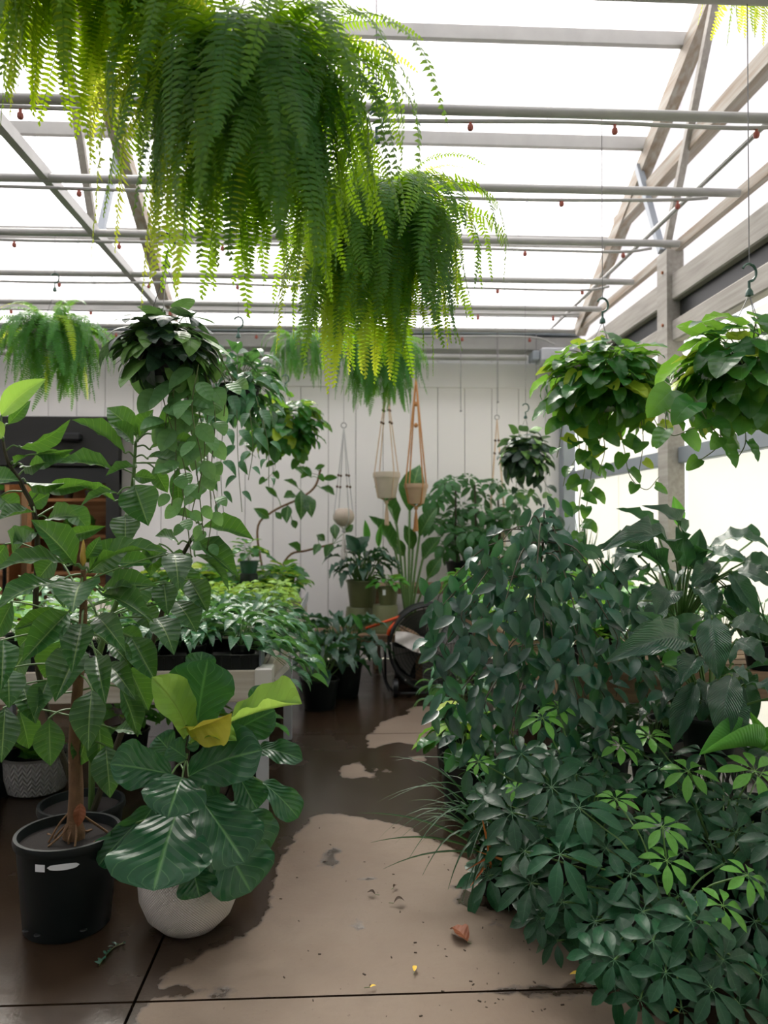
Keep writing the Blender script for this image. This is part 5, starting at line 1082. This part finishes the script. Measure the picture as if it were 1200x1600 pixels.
def stackpot(px, Y, z, r, h, label, mat='olivepot', inv=False):
    q = P(px, 900, Y); c = V((q.x, Y, z)); t = empty('nursery_pot', c, label, 'pot')
    if inv: MB().lathe(c, [(r * 1.06, 0), (r * 1.06, .03), (r, .03), (r * .86, h - .005), (r * .84, h), (.001, h)], 24).build('body', M[mat], t, True)
    else: pot(t, c, r, h, mat, .86, .02, 'body')
    return c
stackpot(562, 7.5, .471, .15, .22, 'wide olive nursery pot standing upside down under the dark lily at the back', inv=True)
q = P(566, 900, 7.5)
lily((q.x, 7.5, .692), 'dark drooping peace lily in the taller olive pot at the end of the aisle', 42, .36, 31, .15, .26, 'olivepot', '''572 850 570 812 7.3 7.3 11 0 lilynew;592 855 596 818 7.4 7.4 10 0 lilynew;560 862 540 835 7.2 7.2 20 0;560 865 578 838 7.2 7.2 22 0''', kind='lily', wr=.24)
stackpot(602, 7.3, .471, .135, .26, 'olive nursery pot below the small one, left of the fan', inv=True)
q = P(606, 900, 7.3)
small_plant('small_green_plant', (q.x, 7.3, .732), 'small bright plant in an olive pot with a white tag, left of the fan', 'plant', 'bright', 26, .12, .14, .10, .10, .17, 'olivepot', seed=2)
q = P(600, 946, 7.18); MB().box((q.x - .012, 7.192, .83), (q.x + .016, 7.196, .88)).build('price_tag', M['tag']); o = bpy.data.objects['price_tag.001']; tag(o, 'little white price tag on the small olive pot left of the fan', 'tag')
q = P(535, 1050, 6.75); lily((q.x, 6.75, 0), 'dark peace lily low on the floor in front of the olive pots', 40, .46, 41, .17, .28, 'blackpot', '''565 985 548 958 6.6 6.6 10 0 lilynew''', kind='lily', wr=.26)
q = P(500, 1060, 6.3); lily((q.x, 6.3, 0), 'second dark peace lily low on the floor by the end of the left bench', 26, .40, 43, .15, .24, 'blackpot', kind='lily', wr=.26)

# paddle-leaf (bird of paradise)
q = P(638, 960, 7.6); pc = V((q.x, 7.62, .0)); bp = empty('paddle_leaf_plant', pc, 'tall paddle-leaf plant with long bare stalks fanning up beside the fan', 'plant'); pot(bp, pc, .17, .42, 'blackpot')
HP = '''620 823 585 760 7.7 7.7 20 20;618 862 576 806 7.6 7.6 24 10;640 800 656 726 7.9 7.9 40 0;655 840 684 792 7.7 7.7 24 0;660 876 690 838 7.6 7.6 22 0;632 870 612 840 7.8 7.8 20 0;645 860 632 820 7.9 7.9 20 20;668 905 690 870 7.5 7.5 20 10'''
ln_ = []
for s_ in HP.split(';'):
    v = [float(z) for z in s_.split()]; hero(bp, 'rubber', *v[:7], roll=v[7]); b = P(v[0], v[1], v[4]); e = P(v[2], v[3], v[5]); ln_.append([pc + V((0, 0, .38)), (pc + V((0, 0, .38))).lerp(b, .5) + V((0, 0, .05)), b, b.lerp(e, .1)])
many_stalks(bp, ln_, .012, 'stem', 'leaf_stalks', 6)

# drum fan
q = P(672, 1016, 6.85); fc = V((q.x, 6.85, .415)); fn = empty('drum_fan', (fc.x, 6.85, 0), 'big black round floor fan on a wheeled tube frame at the end of the aisle', 'fan')
ring = lambda r, y, n=48: [V((fc.x + r * math.cos(a * 2 * PI / n), y, fc.z + r * math.sin(a * 2 * PI / n))) for a in range(n + 1)]
m = MB(); n = 48
for (r, y) in ((.375, 6.72), (.365, 6.74), (.365, 7.0), (.375, 7.02), (.36, 7.02), (.355, 6.99), (.355, 6.75), (.36, 6.72), (.375, 6.72)): m.v += [tuple(p) for p in ring(r, y, n)[:n]]
for i in range(8):
    for k in range(n): m.f.append((i * n + k, i * n + (k + 1) % n, (i + 1) * n + (k + 1) % n, (i + 1) * n + k))
m.build('drum', M['black'], fn, True)
MB().tube(ring(.37, 6.715), .014, 8, False).build('rim_ring', M['black'], fn, True)
for r in [.06 + .028 * i for i in range(11)]: MB().tube(ring(r, 6.725, 40), .0022, 4, False).build('grille_ring', M['black'], fn)
for k in range(8): a = k * PI / 4 + .2; MB().tube([fc + V((.05 * math.cos(a), -.125, .05 * math.sin(a))), fc + V((.36 * math.cos(a), -.125, .36 * math.sin(a)))], .0035, 5).build('grille_spoke', M['black'], fn)
for k in range(4):
    a0 = k * PI / 2 + .5; m = MB()
    for i in range(7):
        r = .06 + .045 * i
        for j in range(4): a = a0 + (j / 3 - .5) * 1.0 * (.5 + .5 * i / 6); m.v.append((fc.x + r * math.cos(a), 6.86 + (j / 3 - .5) * .09, fc.z + r * math.sin(a)))
    for i in range(6):
        for j in range(3): p_ = i * 4 + j; m.f.append((p_, p_ + 1, p_ + 5, p_ + 4))
    m.build('blade', M['greyblade'], fn, True)
hub = MB(); hub.v = []
for (r, y) in ((.001, 6.695), (.04, 6.697), (.045, 6.71), (.045, 6.74)): hub.v += [tuple(p) for p in [V((fc.x + r * math.cos(a * PI / 10), y, fc.z + r * math.sin(a * PI / 10))) for a in range(20)]]
for i in range(3):
    for k in range(20): hub.f.append((i * 20 + k, i * 20 + (k + 1) % 20, (i + 1) * 20 + (k + 1) % 20, (i + 1) * 20 + k))
hub.build('hub_cap', M['greyblade'], fn, True)
MB().box((fc.x - .05, 6.93, .05), (fc.x + .06, 7.0, fc.z - .02), .01).build('motor_bracket', M['greyblade'], fn)
for sx_ in (-1, 1):
    x_ = fc.x + sx_ * .40; MB().tube(bez([(x_, 6.86, fc.z), (x_, 6.86, .2), (x_ - sx_ * .01, 6.84, .09), (x_ - sx_ * .06, 6.70, .045), (x_ - sx_ * .12, 6.62, .04)], 5), .012, 8).build('frame_tube', M['black'], fn, True)
    MB().tube([(x_ - sx_ * .12, 6.62, .04), (fc.x, 6.62, .04)], .012, 8).build('frame_tube', M['black'], fn, True); MB().tube([(x_, 6.86, .1), (x_, 7.1, .09)], .012, 8).build('frame_tube', M['black'], fn, True)
    MB().tube([(x_ + sx_ * -.10, 6.70, .075), (x_ + sx_ * -.06, 6.70, .075)], [.075, .075], 20).build('wheel', M['black'], fn, True); MB().tube([(x_ + sx_ * -.105, 6.70, .075), (x_ + sx_ * -.055, 6.70, .075)], .02, 10).build('wheel_hub', M['greyblade'], fn, True)
    for a in (.3, 2.2): p_ = fc + V((sx_ * .365 * math.cos(a * .4), -.14, .365 * math.sin(a * .4) * (1 if a < 1 else -1))); MB().ball(p_, .010, 6).build('bolt', M['whitepot'], fn)
MB().tube(bez([P(592, 1010, 6.8), P(600, 1060, 6.7), P(608, 1080, 6.6)], 5) , .006, 6).build('power_cord', M['black'], fn, True)
ql = [P(*a) for a in ((618, 986, 6.69), (640, 988, 6.69), (662, 996, 6.69), (668, 1002, 6.69))]; m = MB(); rows_ = 7
lo_ = [P(*a) for a in ((617, 1002, 6.68), (632, 1010, 6.67), (650, 1019, 6.66), (657, 1020, 6.67))]
for i in range(rows_):
    for j in range(10):
        f = j / 9 * 3; k = min(2, int(f)); u = f - k; a = ql[k].lerp(ql[k + 1], u); b = lo_[k].lerp(lo_[k + 1], u); p_ = a.lerp(b, i / (rows_ - 1)); m.v.append((p_.x, p_.y + .012 * math.sin(j * 1.3 + i * .8) - .01, p_.z))
for i in range(rows_ - 1):
    for j in range(9): p_ = i * 10 + j; m.f.append((p_, p_ + 1, p_ + 11, p_ + 10))
cl = m.build('white_cloth', M['fabric'], None, True); tag(cl, 'crumpled white cloth draped across the front of the black fan', 'cloth')
# orange-handled tool
hd = empty('orange_tool', P(600, 975, 7.0), 'orange-red handled tool leaning behind the fan rim', 'tool')
MB().tube([P(572, 982, 7.05), P(632, 961, 6.98)], .013, 8).build('handle', M['orange'], hd, True); MB().tube(bez([P(606, 992, 6.98), P(612, 980, 6.97), P(624, 966, 6.97)], 5), [.016, .018, .02, .022, .022, .02, .016, .014, .012, .010, .010], 8).build('grip', M['orange'], hd, True)

# arching rubber plant in front of the back wall
q = P(425, 930, 7.5); ac = V((q.x, 7.5, 0)); ar = empty('rubber_plant', ac, 'rubber plant with one arching bare stem and round dark leaves before the back wall', 'plant'); pot(ar, ac, .2, .9, 'blackpot')
a1 = bez([ac + V((-.05, 0, .85)), P(402, 830, 7.5), P(425, 800, 7.5), P(470, 778, 7.5), P(492, 760, 7.5), P(501, 733, 7.5)], 6); a2 = bez([ac + V((.0, 0, .85)), P(450, 870, 7.5), P(480, 860, 7.5), P(520, 850, 7.5)], 6)
for a in (a1, a2): MB().tube(a, .011, 7).build('trunk', M['bark'], ar, True)
H4 = '''420 810 396 794 7.5 7.4 17 0;434 778 414 760 7.5 7.5 10 0;466 763 443 750 7.5 7.5 8 10;486 746 459 731 7.5 7.5 13 0;492 733 508 727 7.5 7.5 9 0;503 749 528 746 7.5 7.5 9 20;500 762 523 774 7.5 7.5 13 0
478 773 487 809 7.5 7.4 22 0;470 766 470 813 7.5 7.4 26 0;450 790 448 818 7.5 7.4 19 0;462 774 443 778 7.5 7.4 15 0;456 812 462 826 7.5 7.5 12 0;523 819 524 844 7.5 7.4 17 0;540 832 552 820 7.5 7.5 14 0
548 842 572 862 7.5 7.4 17 0;495 836 508 845 7.5 7.5 13 0;520 850 508 872 7.5 7.4 16 0;470 862 450 850 7.5 7.4 14 0;500 850 490 868 7.5 7.4 14 0;430 800 440 812 7.5 7.5 11 0'''
herolist(ar, H4, 'round' if 0 else 'rubber', a1[10:] + a2[6:])

# leafy umbrella tree at the back
q = P(735, 880, 7.55); uc = V((q.x, 8.1, .861)); ut = empty('umbrella_tree', uc, 'tall umbrella tree with drooping green leaf clusters on the tan back bench', 'tree'); pot(ut, uc, .17, .24, 'blackpot')
rr = random.Random(51); lines = []; stems_ = []
for k, (px, py) in enumerate(((712, 745), (742, 738), (778, 758))):
    s_ = bez([uc + V((.05 * (k - 1), 0, .2)), P(px, 850, 8.0), P(px, py + 20, 7.95)], 6); stems_ += s_; MB().tube(s_, .011, 7).build('trunk', M['darkbark'], ut, True)
for k in range(46):
    px = rr.gauss(738, 36); py = rr.uniform(742, 850) + abs(px - 738) * .25; px = max(668, min(825, px)); p = P(px, py, rr.uniform(7.6, 8.3)); z = V((p.x - uc.x, -.7, .9)).normalized(); m = Matrix.Translation(p) @ z.to_track_quat('Z', 'Y').to_matrix().to_4x4() @ Matrix.Rotation(rr.uniform(0, 6), 4, 'Z') @ Matrix.Scale(rr.uniform(.15, .22), 4)
    link('leaf', L['amate'][k % 2], None, ut, m); s_ = min(stems_, key=lambda a: (a - p).length); lines.append([s_, s_.lerp(p, .6) + V((0, 0, .04)), p])
for px, py in ((800, 770), (812, 790), (825, 770), (795, 800), (680, 780), (672, 815), (690, 850)):
    p = P(px, py, 7.8); m = Matrix.Translation(p) @ V((.2, -.6, .9)).to_track_quat('Z', 'Y').to_matrix().to_4x4() @ Matrix.Scale(.19, 4); link('leaf', L['amate'][0], None, ut, m); s_ = min(stems_, key=lambda a: (a - p).length); lines.append([s_, s_.lerp(p, .6) + V((0, 0, .04)), p])
many_stalks(ut, lines, .004, 'stem', 'leaf_stalks', 4)
# grassy plants near the back right corner
for i, (px, Y, hh, d) in enumerate(((900, 7.6, .55, 'thin grassy plant near the back right corner behind the green vine basket'), (940, 7.0, .40, 'broad grassy plant by the side wall left of the large peace lily'), (858, 8.05, .5, 'small upright grassy plant on the back bench right of the umbrella tree'))):
    z0 = .861 if Y > 7.9 else 0; q = P(px, 880, Y); z0 = z0 if Y > 7.4 else .801; 
    if i == 0: z0 = 0
    c = V((q.x, Y, z0)); t = empty('grassy_plant', c, d, 'plant'); ph = 1.0 if i == 0 else .14; pot(t, c, .1, ph, 'blackpot', seg=16)
    for k in range(26):
        a = rr.uniform(0, 6.28); l_ = hh * rr.uniform(.5, 1.1); b = c + V((0, 0, ph - .02)); put(t, 'blade', b, b + V((math.cos(a) * l_ * .45, math.sin(a) * l_ * .35, l_)), V((0, -1, .2)), l_ * 1.6)
# ------------------------------------------------------------------ things lying on the floor
def fl(px, py): x_, y_ = floor_pt(px, py); return V((x_, y_, .004))
def litter(name, kind, px, py, ang, ln, label, cat='fallen leaf', w_=None, group=None, z=.006):
    a = fl(px, py); d = V((math.cos(rad(ang)), math.sin(rad(ang)), 0)); t = empty(name, a, label, cat, group); put(t, kind, a - d * ln / 2 + V((0, 0, z)), a + d * ln / 2 + V((0, 0, z)), V((0, 0, 1)), w_ or ln, None, 0, 'blade'); 
    MB().tube([a - d * ln / 2 + V((0, 0, z)), a - d * (ln / 2 + .02) + V((0, 0, z + .003))], .0015, 4).build('stalk', M['vine'], t); return t
litter('dead_leaf', 'brown', 717, 1466, 120, .10, 'curled reddish brown dead leaf on the dry floor, right of centre')
litter('dead_leaf', 'yellow', 902, 1528, 170, .05, 'small yellow leaf on the floor by the front umbrella plant pot')
litter('dead_leaf', 'yellow', 1046, 1585, 160, .06, 'yellow leaf on the floor at the bottom edge below the umbrella plants')
litter('dead_leaf', 'yellow', 648, 1518, 80, .035, 'tiny yellow-green leaf on the floor below the brown dead leaf')
litter('dead_leaf', 'yellow', 583, 1546, 20, .022, 'tiny green leaf bit lying on the floor joint')
litter('dead_leaf', 'browndark', 624, 1414, 10, .045, 'small dark curled leaf on the dry floor above the brown dead leaf')
litter('dead_leaf', 'browndark', 617, 1389, 60, .025, 'tiny dark leaf crumb just above the small dark curled leaf')
litter('dead_leaf', 'browndark', 580, 1400, 150, .035, 'small olive curled leaf left of the dark curled leaf')
rr = random.Random(77); cr = MB()
for k in range(90):
    px = rr.choice([rr.uniform(430, 860), rr.gauss(760, 60)]); py = rr.uniform(1290, 1590); a = fl(px, py); s_ = rr.uniform(.0012, .004); an = rr.uniform(0, 3.14)
    cr.box((a.x - s_ * 1.5, a.y - s_ * .6, 0.0), (a.x + s_ * 1.5, a.y + s_ * .6, s_ * .7), 0, Matrix.Rotation(an, 3, 'Z'))
o = cr.build('debris', M['pebble']); tag(o, 'scattered dark crumbs and grit on the dry floor of the aisle', 'debris', kind='stuff')
sp = empty('green_sprig', fl(172, 1490), 'small sprig of tiny green leaves on the wet floor below the black pot', 'sprig')
spl = [fl(155, 1510), fl(165, 1495), fl(178, 1482), fl(196, 1474)]; MB().tube(bez(spl, 4), .0018, 5).build('twig', M['vine'], sp)
for k in range(14):
    p = bez(spl, 4)[k % 12]; a = rr.uniform(0, 6.28); put(sp, 'fig', p + V((0, 0, .004)), p + V((math.cos(a) * .022, math.sin(a) * .022, .008)), V((0, 0, 1)))
